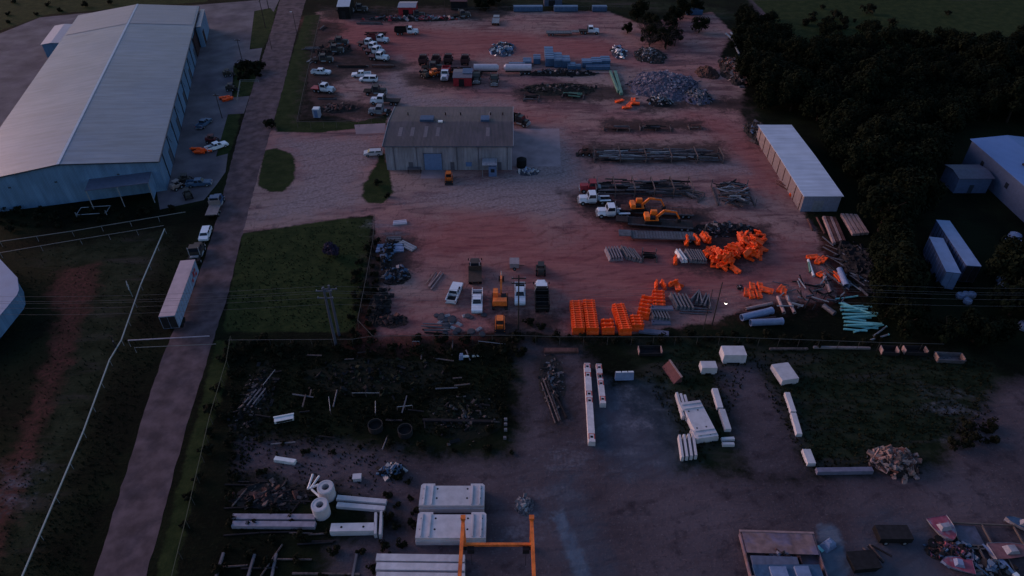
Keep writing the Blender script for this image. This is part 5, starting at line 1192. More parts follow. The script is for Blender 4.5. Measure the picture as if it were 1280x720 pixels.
# front fence strip scrap
for (x,y,an,n_,L,mt,lab,g_) in ((320,497,70,7,(2.5,3.5),[steel,pin],'mauve slat in the stack at the left of the dark lower yard','mauve slats in the dark lower yard'),(545,412,-3,6,(3.5,5),[dark,steel],'dark rail in the bundle under the tyres by the fence','dark rails under the tyres'),
        (692,500,105,5,(7,10),[dark,wood],'long dark beam lying along the track left of the marked beams','long dark beams along the track'),(865,388,-5,6,(4,6),[dark,steel],'dark beam tucked behind the grey barrier stacks','dark beams behind the grey stacks'),
        (990,220,110,5,(3,4),[woodp,pk],'pinkish plank leaning on the long shed wall','pinkish planks by the shed wall'),(980,232,120,5,(3,4),[pk,rust],'pinkish rod in the pile beside the long shed','pinkish rods beside the shed')):
    bunch(x,y,an,2.0,n_,L,mt,lab,g_,.08,(1,2))
rr = random.Random(77)
labs = iter(range(1000))
for i in range(30):
    x = rr.uniform(300,640); y = rr.uniform(432,560)
    beam(rr.choice((1,2)), rr.choice((1.5,2.5,3.5)), rr.choice((wood,dark,wood,dark,steel)), tuple(G(x,y)+Vector((0,0,rr.uniform(.02,.4)))), R(rr.choice((0,90,70,100,175))+rr.uniform(-12,12)), 'thin post lying in the overgrown dark lower left yard', 'thin posts in the overgrown lower yard')
for i in range(16):
    x = rr.uniform(290,420); y = rr.uniform(600,716)
    if 640<y<660: continue
    beam(rr.choice((1,2)), rr.choice((3,4.5)), rr.choice((wood,dark,wood)), tuple(G(x,y)+Vector((0,0,.03))), R(rr.choice((0,0,72))+rr.uniform(-5,5)), 'dark timber lying around the long mauve beams at the lower left', 'dark timbers by the mauve beams')
for i in range(20):
    x = rr.uniform(300,400); y = 603+ (i%5)*8
    beam(1, rr.choice((2.5,4.5)), dark, tuple(G(x,y)+Vector((0,0,.03))), R(rr.uniform(-3,3)), 'dark plank in the low rows left of the concrete cylinders', 'dark planks left of the cylinders')
for (x,y,lab) in ((470,536,'left dark round tank in the lower left yard'),(507,542,'right dark round tank in the lower left yard')):
    t = thing('round_tank', lab, 'tank'); at(t, x, y); MB().pipe((0,0,0),(0,0,1.1),1.1,.08,18).build('tank_wall', mat('dark_tank_liner', (.014,.014,.018), .7), t); MB().lathe([(1.0,.5),(1.0,.52)],18).build('water_surface', black, t)
# ---- bottom right scrap barges
def bin_(px, py, L, Wd, h, an, label, cells=True):
    t = thing('open_steel_bin', label, 'bin'); at(t, px, py, an)
    rp = mat('rusty_pink_plate', (.20,.12,.12), .75, var=.5, c2=(.13,.10,.15), scale=.9)
    MB().box(-L/2,L/2,-Wd/2,Wd/2,.1,.25).build('floor_plate', mat('rusty_pink_plate', (.2,.12,.12)), t)
    for s in (-1,1):
        MB().box(-L/2,L/2,s*Wd/2-.07,s*Wd/2+.07,.251,h).build('side_wall', rp, t); MB().box(s*L/2-.07,s*L/2+.07,-Wd/2+.075,Wd/2-.075,.251,h).build('end_wall', rp, t)
        MB().box(-L/2-.1,L/2+.1,s*Wd/2-.14,s*Wd/2+.14,h+.002,h+.12).build('top_rim', mat('worn_pink_rim', (.26,.17,.17), .8), t)
    if cells:
        MB().box(-L/2+.15,L/2-.15,.1,Wd/2-.15,h+.01,h+.06).build('cover_plate', rp, t)
        MB().box(-L/2+.5,L/2-3.0,-Wd/2+.8,-.3,.6,1.2).build('load_plate', mat('blue_grey_plate', (.10,.11,.17), .6), t)
        MB().box(L/2-2.6,L/2-2.45,-Wd/2+.08,.09,.251,h*.9).build('partition', rust, t)
    return t
bin_(976,699,9.2,6.2,1.1,-2,'large rusty open steel bin with a half cover near the bottom right')
b2 = thing('blue_base_machine', 'blue-grey machine cut off by the bottom edge below the rusty bin', 'machine'); at(b2, 985, 722, 0)
MB().box(-4.4,3.8,-1.5,1.0,.3,1.3).build('body', bluem, b2); MB().box(-2.5,-.5,-.9,.6,1.301,1.6).build('hatch', bluep, b2); MB().box(.5,2.2,-.9,.6,1.301,1.7).build('hatch', bluep, b2)
mound('scrap_heap', 975, 697, 18, 7, .5, [rust, rust, mat('blue_grey_plate', (.10,.11,.17), .6), dark], 'rusty scrap lying inside the large open steel bin', 'heap', 60, (120,(.15,.7),True)).location.z = .3
t = thing('torn_blue_sheet', 'crumpled pale blue sheet metal on the paving right of the rusty bin', 'scrap sheet'); at(t, 1034, 682, 30)
MB().frus(-.9,.9,-.7,.6,0,-.5,.8,-.5,.2,.5).frus(-.4,.9,-.5,.5,.502,-.1,.4,-.2,.3,.8).build('crumpled_sheet', bluep, t); MB().box(-1.4,-.95,-.3,.6,0,.1).build('offcut', teal, t)
t = thing('black_box_trailer', 'black low box trailer right of the rusty bin near the bottom', 'trailer'); at(t, 1113, 672, 0)
MB().box(-2.1,2.1,-1,1,.4,1.3).build('box_body', black, t); wheels(t, (-1.2,1.2), 1.1, .4, .2); MB().box(-2.1,2.1,-1.0,1.0,1.302,1.36).build('top_cover', dark, t)
t = thing('black_skip', 'black open skip at the bottom right beside the thin bars', 'skip'); at(t, 1076, 706, 5)
MB().frus(-1.4,1.4,-1.0,1.0,0,-1.7,1.7,-1.15,1.15,1.2).build('shell', black, t); MB().box(-1.75,1.75,-1.2,1.2,1.202,1.27).build('rim', dark, t)
bunch(1095,694,-55,1.6,4,(2.5,3.5),[dark,wood],'thin dark bar on the blue-grey paving at the bottom right','thin bars at the bottom right',.3,(1,2))
def hull(px, py, L, Wd, h, an, m1_, m2_, label):
    t = thing('wrecked_boat', label, 'boat'); at(t, px, py, an)
    k = 9; vs = []; 
    for i in range(k):
        x = -L/2+L*i/(k-1); q = i/(k-1); ww = Wd/2*(1-q**3.0)**.6+.02; 
        vs += [(x,-ww,h),(x,-ww*.75,h*.35),(x,0,0),(x,ww*.75,h*.35),(x,ww,h)]
    fs = [(5*i+j,5*i+j+1,5*i+j+6,5*i+j+5) for i in range(k-1) for j in range(4)]+[(0,1,2,3,4)]
    MB().add(vs, fs).build('hull', m1_, t)
    MB().add([(v[0],v[1]*.96,h*.93) for i,v in enumerate(vs) if i%5 in (0,4)], [(2*i,2*i+2,2*i+3,2*i+1) for i in range(k-1)]).build('deck', m2_, t)
    MB().frus(-L*.2,L*.12,-Wd*.26,Wd*.26,h*.94,-L*.12,L*.05,-Wd*.2,Wd*.2,h*1.5).build('cabin_top', m1_, t)
    return t
pkr = mat('faded_pink_red_paint', (.30,.06,.10), .6, var=.4, c2=(.20,.22,.28), scale=1.4)
hull(1177,665,3.4,2.9,1.0,-80,mat('scuffed_hull', (.26,.25,.30), .6, var=.4),pkr,'pink and white wrecked hull pointing down the photo at the bottom right')
hull(1194,708,3.6,2.0,.8,165,bluep,pkr,'red and lilac wreck lowest at the bottom right')
hull(1262,692,5.4,2.2,.9,3,mat('scuffed_hull', (.26,.25,.30)),mat('faded_red_deck', (.20,.08,.09), .7, var=.4),'white-edged hull with a reddish deck at the bottom right corner')
hull(1276,660,4.2,1.6,1.0,150,mat('scuffed_hull', (.26,.25,.30)),bluem,'small pale hull cut off by the right edge above the steel frames')
t = thing('tyre_pile', 'dark low heap of rubber below the pink wrecked hull', 'heap'); at(t, 1176, 684)
for i in range(12):
    a_ = i*.6; o = MB().lathe([(.25,0),(.5,.03),(.55,.15),(.5,.28),(.25,.3)],10).build('tyre', black, t); o.location = (math.cos(a_)*1.5+.3, math.sin(a_)*.9, .02+.3*(i%2))
def frame_(px, py, L, Wd, an, sub, label, m_):
    t = thing('salvage_grid', label, 'steel grid'); at(t, px, py, an)
    for s in (-1,1): MB().box(-L/2,L/2,s*Wd/2-.08,s*Wd/2+.08,.3,.55).build('long_rail', m_, t); 
    for i in range(sub+1): x = -L/2+.081+(L-.162)*i/sub; MB().box(x-.08,x+.08,-Wd/2+.081,Wd/2-.081,.3,.55).build('cross_rail', m_, t)
    MB().box(-L/2+.2,-L/2+L*.4,-Wd/2+.2,Wd/2-.2,.12,.24).build('floor_plate', mat('mauve_plate', (.09,.085,.13), .6, var=.4), t); return t
frame_(1233,673,8.2,3.6,-3,2,'upper rectangular steel frame at the bottom right',mat('brown_steel', (.11,.08,.075), .7))
frame_(1228,700,6.0,3.4,-3,2,'lower rectangular steel frame at the bottom right',mat('brown_steel', (.11,.08,.075), .7))
t = thing('curved_metal_strip', 'pale curved blade lying across the lower steel frame', 'blade'); at(t, 1249, 699, -68, .6)
MB().add([(-2.3,-.25,0),(-1,-.35,.1),(.6,-.35,.15),(2.2,-.2,0),(2.2,.2,0),(.6,.3,.15),(-1,.2,.1),(-2.3,.0,0)], [(0,1,6,7),(1,2,5,6),(2,3,4,5)]).add([(-2.3,-.25,-.1),(-1,-.35,-.05),(.6,-.35,0),(2.2,-.2,-.1),(2.2,.2,-.1),(.6,.3,0),(-1,.2,-.05),(-2.3,.0,-.1)], [(7,6,1,0),(6,5,2,1),(5,4,3,2)]).build('blade_skin', bluep, t)
MB().box(2.0,2.5,-.3,.3,-.1,.2).build('root_fitting', white, t)
# round white tanks/bales at right edge
for i,(x,y,r_) in enumerate(((1266,300,1.3),(1259,306,1.1),(1274,311,1.3),(1269,315,.9),(1199,372,.8),(1206,371,.8),(1213,371,.8),(1208,379,.8),(1252,362,1.1),(1278,411,1.1),(1250,352,.9),(1278,253,1.3))):
    t = thing('wrapped_bale', 'pale blue wrapped bundle in the dark trees at the right edge', 'bundle', (0,0,0), 0, 'wrapped bundles at the right edge'); at(t, x, y, i*37)
    MB().lathe([(.3*r_,0),(.9*r_,.15*r_),(r_,.6*r_),(.85*r_,1.1*r_),(.3*r_,1.3*r_)],9).build('wrap', bluep, t); MB().tube((0,0,1.29*r_),(.1,.1,1.45*r_),.12*r_,n=6).build('knot', bluep, t)
# scrap vehicles beside the warehouse
for (x,y,an,key,mk,lab) in ((222,236,60,'ldr_d',make_loader(tan),'tan loader among scrap by the lower right corner of the warehouse'),(232,228,20,'atv','', 'dark machine in scrap by the lower right corner of the warehouse'),
      (236,247,120,'atv','','dark machine beside the pale one at the roadside scrap'),(250,232,10,'pk_bl',make_pickup(bluem,galv),'blue pickup amid the roadside scrap right of the warehouse'),
      (256,157,80,'pk_bl','','dark blue pickup on the paving midway along the warehouse'),(285,95,30,'atv','','dark machine by the pale fence right of the warehouse'),(289,113,10,'atv','','dark machine just above the orange barriers by the warehouse'),
      (265,178,5,'ldr_r',make_loader(mat('dark_red_paint',(.10,.015,.02),.6)),'dark red machine above the roadside row of orange barriers'),(272,186,45,'pk_w','','white pickup at the end of the roadside row of orange barriers')):
    up(key, mk, x, y, an, lab, None, .95)
# white scrap bits of vegetation strip
# ================================================================ VEGETATION, FENCES, POLES
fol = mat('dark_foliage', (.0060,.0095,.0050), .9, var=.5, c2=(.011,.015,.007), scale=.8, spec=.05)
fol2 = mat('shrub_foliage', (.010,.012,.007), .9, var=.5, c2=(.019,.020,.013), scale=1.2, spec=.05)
twig = mat('bare_twigs', (.045,.035,.035), .9, var=.4)
def crown_mesh(seed, r, h, nclump, nleaf, m_, leaf=.55, name='crown'):
    rr = random.Random(seed); b = MB(); cl = []
    for i in range(nclump):
        a = rr.uniform(0,6.283); q = math.sqrt(rr.random())*r*.78; z = h*(.30+.62*rr.random()*(1-.45*(q/r)**2))
        cl.append((Vector((q*math.cos(a), q*math.sin(a), z)), rr.uniform(.22,.40)*r))
    vs = []; fs = []
    for c, cr in cl:
        for k in range(nleaf):
            d = Vector((rr.gauss(0,1),rr.gauss(0,1),rr.gauss(0,.75))).normalized()*cr*rr.uniform(.65,1.08)
            p = c+d; nrm = (d.normalized()+Vector((rr.uniform(-.7,.7),rr.uniform(-.7,.7),rr.uniform(0,.9)))).normalized()
            t1 = nrm.orthogonal().normalized(); t2 = nrm.cross(t1); s = leaf*rr.uniform(.5,1.15); an = rr.uniform(0,3.14)
            e1 = (t1*math.cos(an)+t2*math.sin(an))*s; e2 = (t2*math.cos(an)-t1*math.sin(an))*s*.6
            o = len(vs); vs += [p-e1, p+e2, p+e1, p-e2]; fs.append((o,o+1,o+2,o+3))
    b.add(vs, fs); return b
def make_tree(seed, r, h, m_, nclump=26, nleaf=46):
    def f():
        t = thing('broadleaf_tree', '', 'tree'); rr = random.Random(seed)
        tr = MB().tube((0,0,-.1),(.2,.1,h*.5),.28,.16,8)
        for i in range(5):
            a = i*1.26+rr.random(); tr.tube((.1,.05,h*(.22+.05*i)),(math.cos(a)*r*.55,math.sin(a)*r*.55,h*(.5+.06*i)),.12,.04,6)
        tr.build('trunk', bark, t)
        crown_mesh(seed, r, h, nclump, int(nleaf*1.6), m_, .40).build('crown', m_, t); return t
    return f
def make_shrub(seed, r, h, m_, nc=8, nl=34):
    def f():
        t = thing('shrub', '', 'shrub'); rr = random.Random(seed); s = MB()
        for i in range(4): a = i*1.6; s.tube((0,0,-.05),(math.cos(a)*r*.4,math.sin(a)*r*.4,h*.6),.06,.02,5)
        s.build('stem', bark, t)
        crown_mesh(seed, r, h, nc, nl, m_, .3).build('crown', m_, t); return t
    return f
def make_bare(seed, r, h):
    def f():
        t = thing('bare_tree', '', 'tree'); rr = random.Random(seed); b = MB().tube((0,0,-.1),(0,0,h*.4),.2,.12,7); b.build('trunk', bark, t); c = MB()
        for i in range(26):
            a = rr.uniform(0,6.28); z0 = h*rr.uniform(.25,.42); p = Vector((math.cos(a)*r*rr.uniform(.5,1),math.sin(a)*r*rr.uniform(.5,1),h*rr.uniform(.5,1)))
            c.tube((0,0,z0),p,.07,.02,4)
            for k in range(4):
                q = Vector((0,0,z0)).lerp(p,rr.uniform(.4,.9)); c.tube(q,q+Vector((rr.gauss(0,1),rr.gauss(0,1),rr.gauss(.4,.7))),.035,.01,4)
        c.build('crown', twig, t); return t
    return f
TP = [(11,5.2,8.5,26,60),(12,4.4,9.5,24,60),(13,3.6,6.5,20,56),(14,5.8,7.5,28,64),(15,4.8,10.5,26,60)]
def in_poly(x, y, poly):
    c = False; n_ = len(poly)
    for i in range(n_):
        (x1,y1),(x2,y2) = poly[i], poly[(i+1)%n_]
        if (y1 > y) != (y2 > y) and x < (x2-x1)*(y-y1)/(y2-y1)+x1: c = not c
    return c
def scatter(poly, dist, cls, seed, label, group, avoid=(), cap=140, scl=(.62,1.25)):
    q = [tuple(G(*p)[:2]) for p in poly]; av = [[tuple(G(*p)[:2]) for p in a] for a in avoid]
    rr = random.Random(seed); pts = []; tries = 0
    x0,x1 = min(p[0] for p in q), max(p[0] for p in q); y0,y1 = min(p[1] for p in q), max(p[1] for p in q)
    while len(pts) < cap and tries < 9000:
        tries += 1; x, y = rr.uniform(x0,x1), rr.uniform(y0,y1)
        if not in_poly(x,y,q) or any(in_poly(x,y,a) for a in av): continue
        if any((x-a)**2+(y-b)**2 < dist*dist for a,b in pts): continue
        pts.append((x,y))
    for x, y in pts:
        key, mk = rr.choice(cls); place(key, mk, (x,y,0), rr.uniform(0,6.28), label, group, rr.uniform(*scl))
    return len(pts)
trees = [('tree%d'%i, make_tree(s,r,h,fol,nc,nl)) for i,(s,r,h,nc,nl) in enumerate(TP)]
shr = [('shrub%d'%i, make_shrub(30+i,r,h,fol2)) for i,(r,h) in enumerate(((1.3,1.4),(1.7,1.8),(1.0,1.0)))]
bare = [('bare%d'%i, make_bare(50+i,3.0,6.0)) for i in range(2)]
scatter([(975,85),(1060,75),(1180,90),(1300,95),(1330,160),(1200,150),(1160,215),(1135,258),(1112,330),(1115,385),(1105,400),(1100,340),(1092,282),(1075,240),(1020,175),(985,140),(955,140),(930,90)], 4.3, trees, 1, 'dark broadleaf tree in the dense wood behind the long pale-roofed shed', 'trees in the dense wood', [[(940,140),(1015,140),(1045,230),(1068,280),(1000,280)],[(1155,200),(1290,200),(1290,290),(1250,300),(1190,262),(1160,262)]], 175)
scatter([(1095,280),(1112,280),(1116,330),(1118,370),(1118,395),(1098,380)], 4.2, trees[:3], 2, 'dark tree left of the pair of long blue containers', 'trees left of the containers', (), 10)
scatter([(1125,300),(1160,300),(1180,365),(1150,400),(1125,400)], 3.0, shr, 22, 'low dark shrub at the foot of the pair of long blue containers', 'shrubs by the containers', (), 16, (.7,1.2))
scatter([(1250,330),(1340,320),(1340,400),(1262,400),(1245,380)], 5.5, trees[:3], 3, 'dark tree between the blue containers and the right edge of the photo', 'trees right of the containers', (), 12)
scatter([(1250,400),(1340,400),(1340,430),(1225,432),(1120,432),(1120,410),(1180,405)], 4.5, trees[1:3]+shr, 4, 'dark growth in the lower right wood above the open grass', 'growth in the lower right wood', (), 34, (.6,.95))
scatter([(790,16),(875,14),(880,40),(850,70),(800,62),(780,40)], 4.0, trees[1:3], 5, 'dark tree in the clump at the top of the yard right of the top fence', 'trees at the top of the yard', (), 16, (.6,.9))
scatter([(800,44),(850,44),(848,66),(808,68)], 4.5, bare, 6, 'bare grey-brown tree above the grey gravel mound', 'bare trees above the mound', (), 7, (.8,1.2))
scatter([(925,20),(980,40),(970,80),(945,75),(905,55),(930,45)], 5, trees, 7, 'dark tree beside the white pole pieces in the upper right', 'trees in the upper right corner', (), 14, (.7,.95))
scatter([(1020,38),(1140,45),(1200,60),(1300,70),(1300,90),(1060,72),(1000,80)], 7, trees, 8, 'dark tree on the far edge of the wood by the open field', 'trees on the far edge of the wood', (), 15, (.35,.8))
scatter([(448,330),(470,300),(480,330),(470,420),(445,430),(440,400)], 2.3, shr, 9, 'dark shrub in the hedge between the grass field and the red yard', 'shrubs in the hedge', (), 22)
scatter([(285,428),(650,425),(650,445),(285,445)], 2.8, shr, 10, 'dark shrub in the overgrown strip along the lower fence', 'shrubs along the lower fence', (), 44, (.6,1.1))
scatter([(290,450),(640,445),(640,570),(500,560),(290,600)], 3.4, shr, 12, 'low dark shrub scattered in the overgrown lower left yard', 'shrubs in the overgrown lower yard', (), 70, (.35,.75))
scatter([(650,400),(700,420),(900,418),(1100,425),(1100,432),(700,432),(645,425)], 2.4, shr, 13, 'dark shrub along the fence line below the orange barrier blocks', 'shrubs along the fence below the barriers', [[(700,370),(850,370),(850,422),(700,421)]], 50, (.45,.9))
scatter([(485,590),(520,600),(520,680),(490,700),(482,650)], 2.0, shr, 14, 'low dark shrub between the white beams and the precast slabs', 'shrubs between beams and slabs', (), 12, (.4,.8))
scatter([(240,610),(285,560),(300,440),(275,440),(268,500),(225,680)], 2.6, shr, 15, 'dark shrub along the right side of the road at the lower left', 'shrubs by the lower road', (), 26, (.5,.9))
scatter([(0,262),(200,262),(225,262),(200,268),(0,292)], 2.4, shr, 16, 'dark shrub along the foot of the warehouse front wall', 'shrubs by the warehouse front', (), 26, (.5,.9))
scatter([(1200,535),(1240,530),(1240,555),(1190,560)], 1.8, shr, 17, 'dark shrub at the right end of the open grass', 'shrubs at the end of the grass', (), 8, (.7,1.0))
scatter([(290,620),(480,680),(480,730),(270,730)], 2.8, shr, 18, 'low dark shrub at the bottom left below the mauve beams', 'shrubs below the mauve beams', (), 22, (.4,.7))
for (x,y,k,lab,s_) in ((472,232,1,'dark shrub at the foot of the grass triangle by the workshop',.8),(484,246,2,'small dark shrub at the tip of the grass triangle',.8),(130,585 and 160,0,'',0)):
    if lab: place('shrub%d'%k, None, tuple(G(x,y)), 1.0, lab, None, s_)
p = G(416,319); place('bush_p', make_shrub(91,1.7,2.8,mat('purple_dark_foliage', (.030,.024,.050), .8, var=.4), 16, 90), (p.x,p.y,0), 0, 'lone round dark purple bush on the grass field')
p = G(340,160); place('shrub1', None, (p.x,p.y,0), 2, 'dark shrub at the lower end of the roadside grass strip', None, 1.4)
scatter([(598,2),(625,2),(628,14),(600,16)], 3, trees[2:3], 19, 'dark tree at the top edge right of the dark red-roofed shed', 'trees at the top edge', (), 5, (.6,.8))
scatter([(955,8),(1280,15),(1290,80),(1180,90),(1060,75),(960,60)], 9, shr, 24, 'dark lone bush scattered over the green field at the upper right', 'bushes on the upper right field', (), 14, (.8,2.2))
scatter([(1010,20),(1060,22),(1120,55),(1040,52)], 2.6, shr, 26, 'dark bush in the thicket at the near side of the upper right field', 'thicket bushes', (), 22, (.7,1.8))
scatter([(1130,50),(1280,62),(1280,84),(1160,78)], 2.8, shr+trees[2:3], 27, 'dark growth along the far right edge of the wood', 'growth at the far right edge', (), 34, (.5,1.5))
scatter([(0,2),(180,-8),(150,8),(60,16),(0,32)], 8, shr, 25, 'dark bush on the green field behind the big warehouse', 'bushes behind the warehouse', (), 10, (.6,1.2))
scatter([(298,86),(324,82),(326,95),(300,100)], 2.2, shr, 28, 'dark bush in the thicket beside the rail right of the big warehouse', 'bushes beside the warehouse rail', (), 9, (1.0,1.7))
# grass tufts: one piece of uncountable growth
rr = random.Random(9); b = MB(); vs = []; fs = []
def tufts(poly, n_, hh):
    xs0 = [p[0] for p in poly]; ys0 = [p[1] for p in poly]; k = 0
    while k < n_:
        x, y = rr.uniform(min(xs0),max(xs0)), rr.uniform(min(ys0),max(ys0))
        if not in_poly(x,y,poly): continue
        k += 1; p = G(x,y); 
        for j in range(4):
            a = rr.uniform(0,6.28); s = hh*rr.uniform(.6,1.3); d = Vector((math.cos(a),math.sin(a),0)); t_ = Vector((-d.y,d.x,0))*s*.35
            o = len(vs); q = p+d*s*.2; vs.extend([tuple(q-t_), tuple(q+t_), tuple(q+d*s*.5+Vector((0,0,s)))]); fs.append((o,o+1,o+2))
tufts([(305,295),(462,275),(455,350),(443,412),(283,412)], 900, .22)
tufts([(285,430),(645,430),(630,520),(560,548),(470,530),(400,555),(330,540),(280,640),(290,500)], 2600, .32)
tufts([(300,540),(520,550),(500,600),(300,700)], 500, .25)
tufts([(850,430),(1240,450),(1240,520),(1080,585),(1010,590),(940,458),(880,585),(800,470)], 2600, .28)
tufts([(150,440),(30,720),(100,720),(140,600),(180,480),(225,370),(245,300),(210,290)], 900, .2)
tufts([(0,300),(200,290),(150,430),(30,720),(0,720)], 800, .2)
b.add(vs, fs); tag(b.build('tall_grass', mat('tall_grass_blades', (.013,.016,.008), .9, var=.5, c2=(.025,.024,.014), scale=.5, spec=.05)), 'rough dark grass and weeds growing over the verges and overgrown lower yard', 'grass', None, 'stuff')
# ---- fences
dimw = mat('dull_fence_wire', (.05,.05,.05), .7)
def rail_fence(name, pts, h, label, top_m, step=4.0, mesh=True, tr=.06, rails=1, postm=None):
    P_ = [G(*p, h) for p in pts]; o0 = Vector((P_[0].x,P_[0].y,0)); t = thing(name, label, 'fence', o0)
    Q = [Vector((p.x,p.y,0))-o0 for p in P_]
    r = MB()
    for a, b_ in zip(Q, Q[1:]):
        MB().bar(a+Vector((0,0,h)), b_+Vector((0,0,h)), tr*2, tr*2).build('top_rail', top_m, t)
        for k in range(1, rails): MB().bar(a+Vector((0,0,h*(1-k*.4))), b_+Vector((0,0,h*(1-k*.4))), tr*1.2, tr*1.2).build('lower_rail', postm or top_m, t)
    cnt = 0
    for a, b_ in zip(Q, Q[1:]):
        L = (b_-a).length; n_ = max(1, int(L/step))
        for i in range(n_):
            if cnt > 95: break
            q = a.lerp(b_, i/n_); cnt += 1
            MB().tube(q+Vector((0,0,-.1)), q+Vector((0,0,h-tr)), .04, n=5).build('fence_post', postm or (dimw if mesh else galv), t)
        if mesh:
            d = (b_-a).normalized(); w_ = MB(); k_ = int(L/.9)
            for i in range(k_):
                q = a+d*(i+.5)*L/k_; e = d*.45
                w_.bar(q-e+Vector((0,0,.1)), q+e+Vector((0,0,h-.12)), .012, .012); w_.bar(q+e+Vector((0,0,.1)), q-e+Vector((0,0,h-.12)), .012, .012)
            w_.build('wire_mesh', dark, t)
    return t
prail = mat('pale_rail_paint', (.20,.26,.27), .5, var=.2); prail2 = mat('dim_rail_paint', (.11,.125,.13), .6, var=.2)
rail_fence('pipe_fence', [(206,286),(176,356),(152,425),(137,450),(104,540),(28,720),(0,790)], 1.3, 'pale railed fence running down the left field beside the road', prail, 5, False, .085, 1)
rail_fence('pipe_fence', [(-60,311),(0,302),(90,289),(232,265)], 1.3, 'upper of two dim rail fences crossing the left field below the warehouse', prail2, 5, False, .06, 1)
rail_fence('pipe_fence', [(-60,325),(0,316),(100,299),(205,282)], 1.3, 'lower of two dim rail fences crossing the left field below the warehouse', prail2, 5, False, .05, 1)
gt_ = rail_fence('pipe_gate', [(160,425.5),(262,420)], 1.5, 'long pale pipe gate standing across the verge and road left of the lower fence', mat('lilac_rail_paint', (.30,.27,.33), .5), 12, False, .07, 1)
rail_fence('pipe_gate', [(168,434.5),(270,430)], 1.2, 'dimmer lower pipe rail parallel to the long pale gate', prail2, 12, False, .04, 1)
dimw = mat('dull_fence_wire', (.05,.05,.05), .7)
rail_fence('chain_link_fence', [(285,425),(440,424),(466,420),(640,419),(700,421),(790,421),(900,421),(1100,428),(1180,430)], 1.9, 'chain-link fence along the lower edge of the red yard', dimw, 3.2, True, .035)
rail_fence('chain_link_fence', [(466,420),(447,400),(458,345),(466,300),(468,268)], 1.9, 'chain-link fence between the grass field and the red yard', dimw, 3.2, True, .035)
rail_fence('chain_link_fence', [(288,420),(283,450),(262,520),(232,650),(212,730)], 1.9, 'thin chain-link fence along the right side of the road', mat('mossy_fence_rail', (.05,.06,.035), .7), 3.2, True, .035)
rail_fence('chain_link_fence', [(400,20),(391,60),(381,105),(371,152),(420,152),(448,150),(480,146)], 1.9, 'chain-link fence around the lower left corner of the upper lot', dimw, 3.2, True, .035)
rail_fence('chain_link_fence', [(400,12),(540,12),(650,8),(780,8)], 1.9, 'chain-link fence along the top of the upper lot', dimw, 4, True, .035)
rail_fence('pipe_fence', [(323,100),(300,100),(296,125)], 1.1, 'pale angled rail around the small grass patch right of the warehouse', prail2, 3, False, .06, 2)
# left field scraps
# ---- poles and wires
def pole(px, py, h, label, arm=None, lamp=None, r=.13, m_=None, an=0, name='utility_pole'):
    t = thing(name, label, 'pole'); at(t, px, py, an); pm = m_ or mat('dark_pole_timber', (.035,.03,.03), .9)
    MB().tube((0,0,-.2),(0,0,h),r,r*.7,9).build('pole_shaft', pm, t)
    if arm:
        for k,(z,L) in enumerate(arm):
            a_ = MB().box(-.08,.08,-L/2,L/2,z-.08,z+.08).build('crossarm', pm, t); 
            for y in (-L/2+.15, 0 if abs(z-h)>.2 else L*.2, L/2-.15): MB().lathe([(.05,z+.081),(.08,z+.2),(.05,z+.3)],7).build('insulator', galv, a_).location = (0,y,0)
    if lamp:
        b_ = MB().bar((0,0,h-.1),(lamp,0,h+.15),.08,.08).build('lamp_arm', pm, t); MB().box(lamp-.35,lamp+.35,-.16,.16,h+.05,h+.2).build('lamp_head', mat('pale_lamp_housing', (.5,.55,.6), .4), b_)
    return t
pm2 = mat('grey_steel_pole', (.065,.075,.11), .6, var=.2)
pole(420.5,434,13.0,'left grey pole of the double utility pole beside the grass field',[(12.2,2.6),(10.8,2.6)],None,.26,pm2,90)
pole(424,419,11.0,'right grey pole of the double utility pole beside the grass field',[(10.2,2.6)],None,.26,pm2,90)
pole(372.5,49,9.0,'street lamp with a pale blue head beside the upper road',None,.6,.11,None,180,'street_lamp')
pole(332,35,10,'dark utility pole on the roadside grass patch, near one',[(9.4,2.2)],None,.15,None,0)
pole(336,11,10,'dark utility pole on the roadside grass patch, far one',[(9.4,2.2)],None,.15,None,0)
pole(304,80,8,'thin dark pole at the top of the small fenced grass patch',[(7.5,1.8)],None,.12,None,90)
pole(278,148,7,'leaning-looking thin pole on the paving midway along the warehouse',[(6.5,1.6)],None,.12,None,90)
pole(340,62,5,'short dark pole on the pale driveway triangle beside the road',None,None,.1)
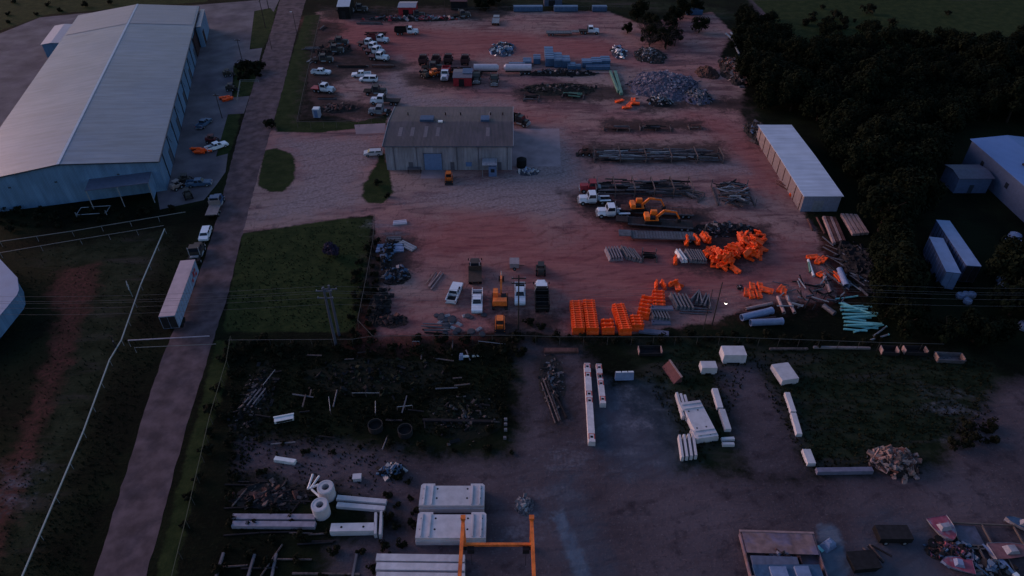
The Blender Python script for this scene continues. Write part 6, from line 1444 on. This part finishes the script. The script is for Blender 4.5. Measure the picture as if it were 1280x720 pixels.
pole(890,406,9.5,'dark light pole with one bright lamp by the blue pipes',None,None,.12,None,0,'light_pole')
pole(879,412,9.0,'thin dark pole left of the light pole with the bright lamp',None,None,.07)
pole(557,27,8,'thin dark pole at the top of the upper lot',None,None,.1)
pole(648,412,12,'dark pole at the lower fence below the white pickup with the dark bed',[(11.3,2.4),(10.3,2.4)],None,.15,None,90)
pole(166,371,3.2,'short twin-armed dark post by the pale fence left of the road',[(3.0,1.6),(2.2,1.6)],None,.08,prail,30)
pole(148,440,3.5,'short dark post with pale brackets at the bend of the pale fence',[(2.6,1.2)],None,.15,dark,40)
lp = thing('yard_lamp', 'small bright lit lamp on the dark pole by the blue pipes', 'lamp', tuple(G(907.3,378.8,5.2)))
em = bpy.data.materials.new('lit_lamp_glass'); em.use_nodes = True; em.node_tree.nodes['Principled BSDF'].inputs['Emission Color'].default_value = (1,.8,.72,1); em.node_tree.nodes['Principled BSDF'].inputs['Emission Strength'].default_value = 2.2
MB().lathe([(.10,-.22),(.2,-.12),(.23,0),(.16,.12),(.05,.16)],10).build('lamp_globe', em, lp); MB().lathe([(.25,.10),(.12,.24),(.04,.28)],10).build('lamp_cap', dark, lp)
# power lines crossing the site
wm = mat('power_cable', (.07,.075,.085), .6)
wn = 0
for k,(z,yy) in enumerate(((12.3,-.0),(12.3,1.2),(10.9,0),(10.9,1.2),(9.2,.4))):
    A = G(421,434); A = Vector((A.x, A.y+yy, z)); 
    for side in (-1,1):
        B = Vector((A.x+side*75, A.y+(-2 if side<0 else 1), z)); C_ = Vector((B.x+side*75, B.y, z)); t_ = MB()
        for s0, s1 in ((A,B),(B,C_)):
            pts = [s0.lerp(s1, i/16)-Vector((0,0,1.3*math.sin(math.pi*i/16))) for i in range(17)]
            for a, b_ in zip(pts, pts[1:]): t_.tube(a, b_, .016, n=4, cap=False)
        o = t_.build('power_cable', wm); tag(o, 'thin power cable running '+('left' if side<0 else 'right')+' from the double utility pole across the photo', 'cable', 'cables running '+('left' if side<0 else 'right')+' from the double pole')
scene.render.film_transparent = False
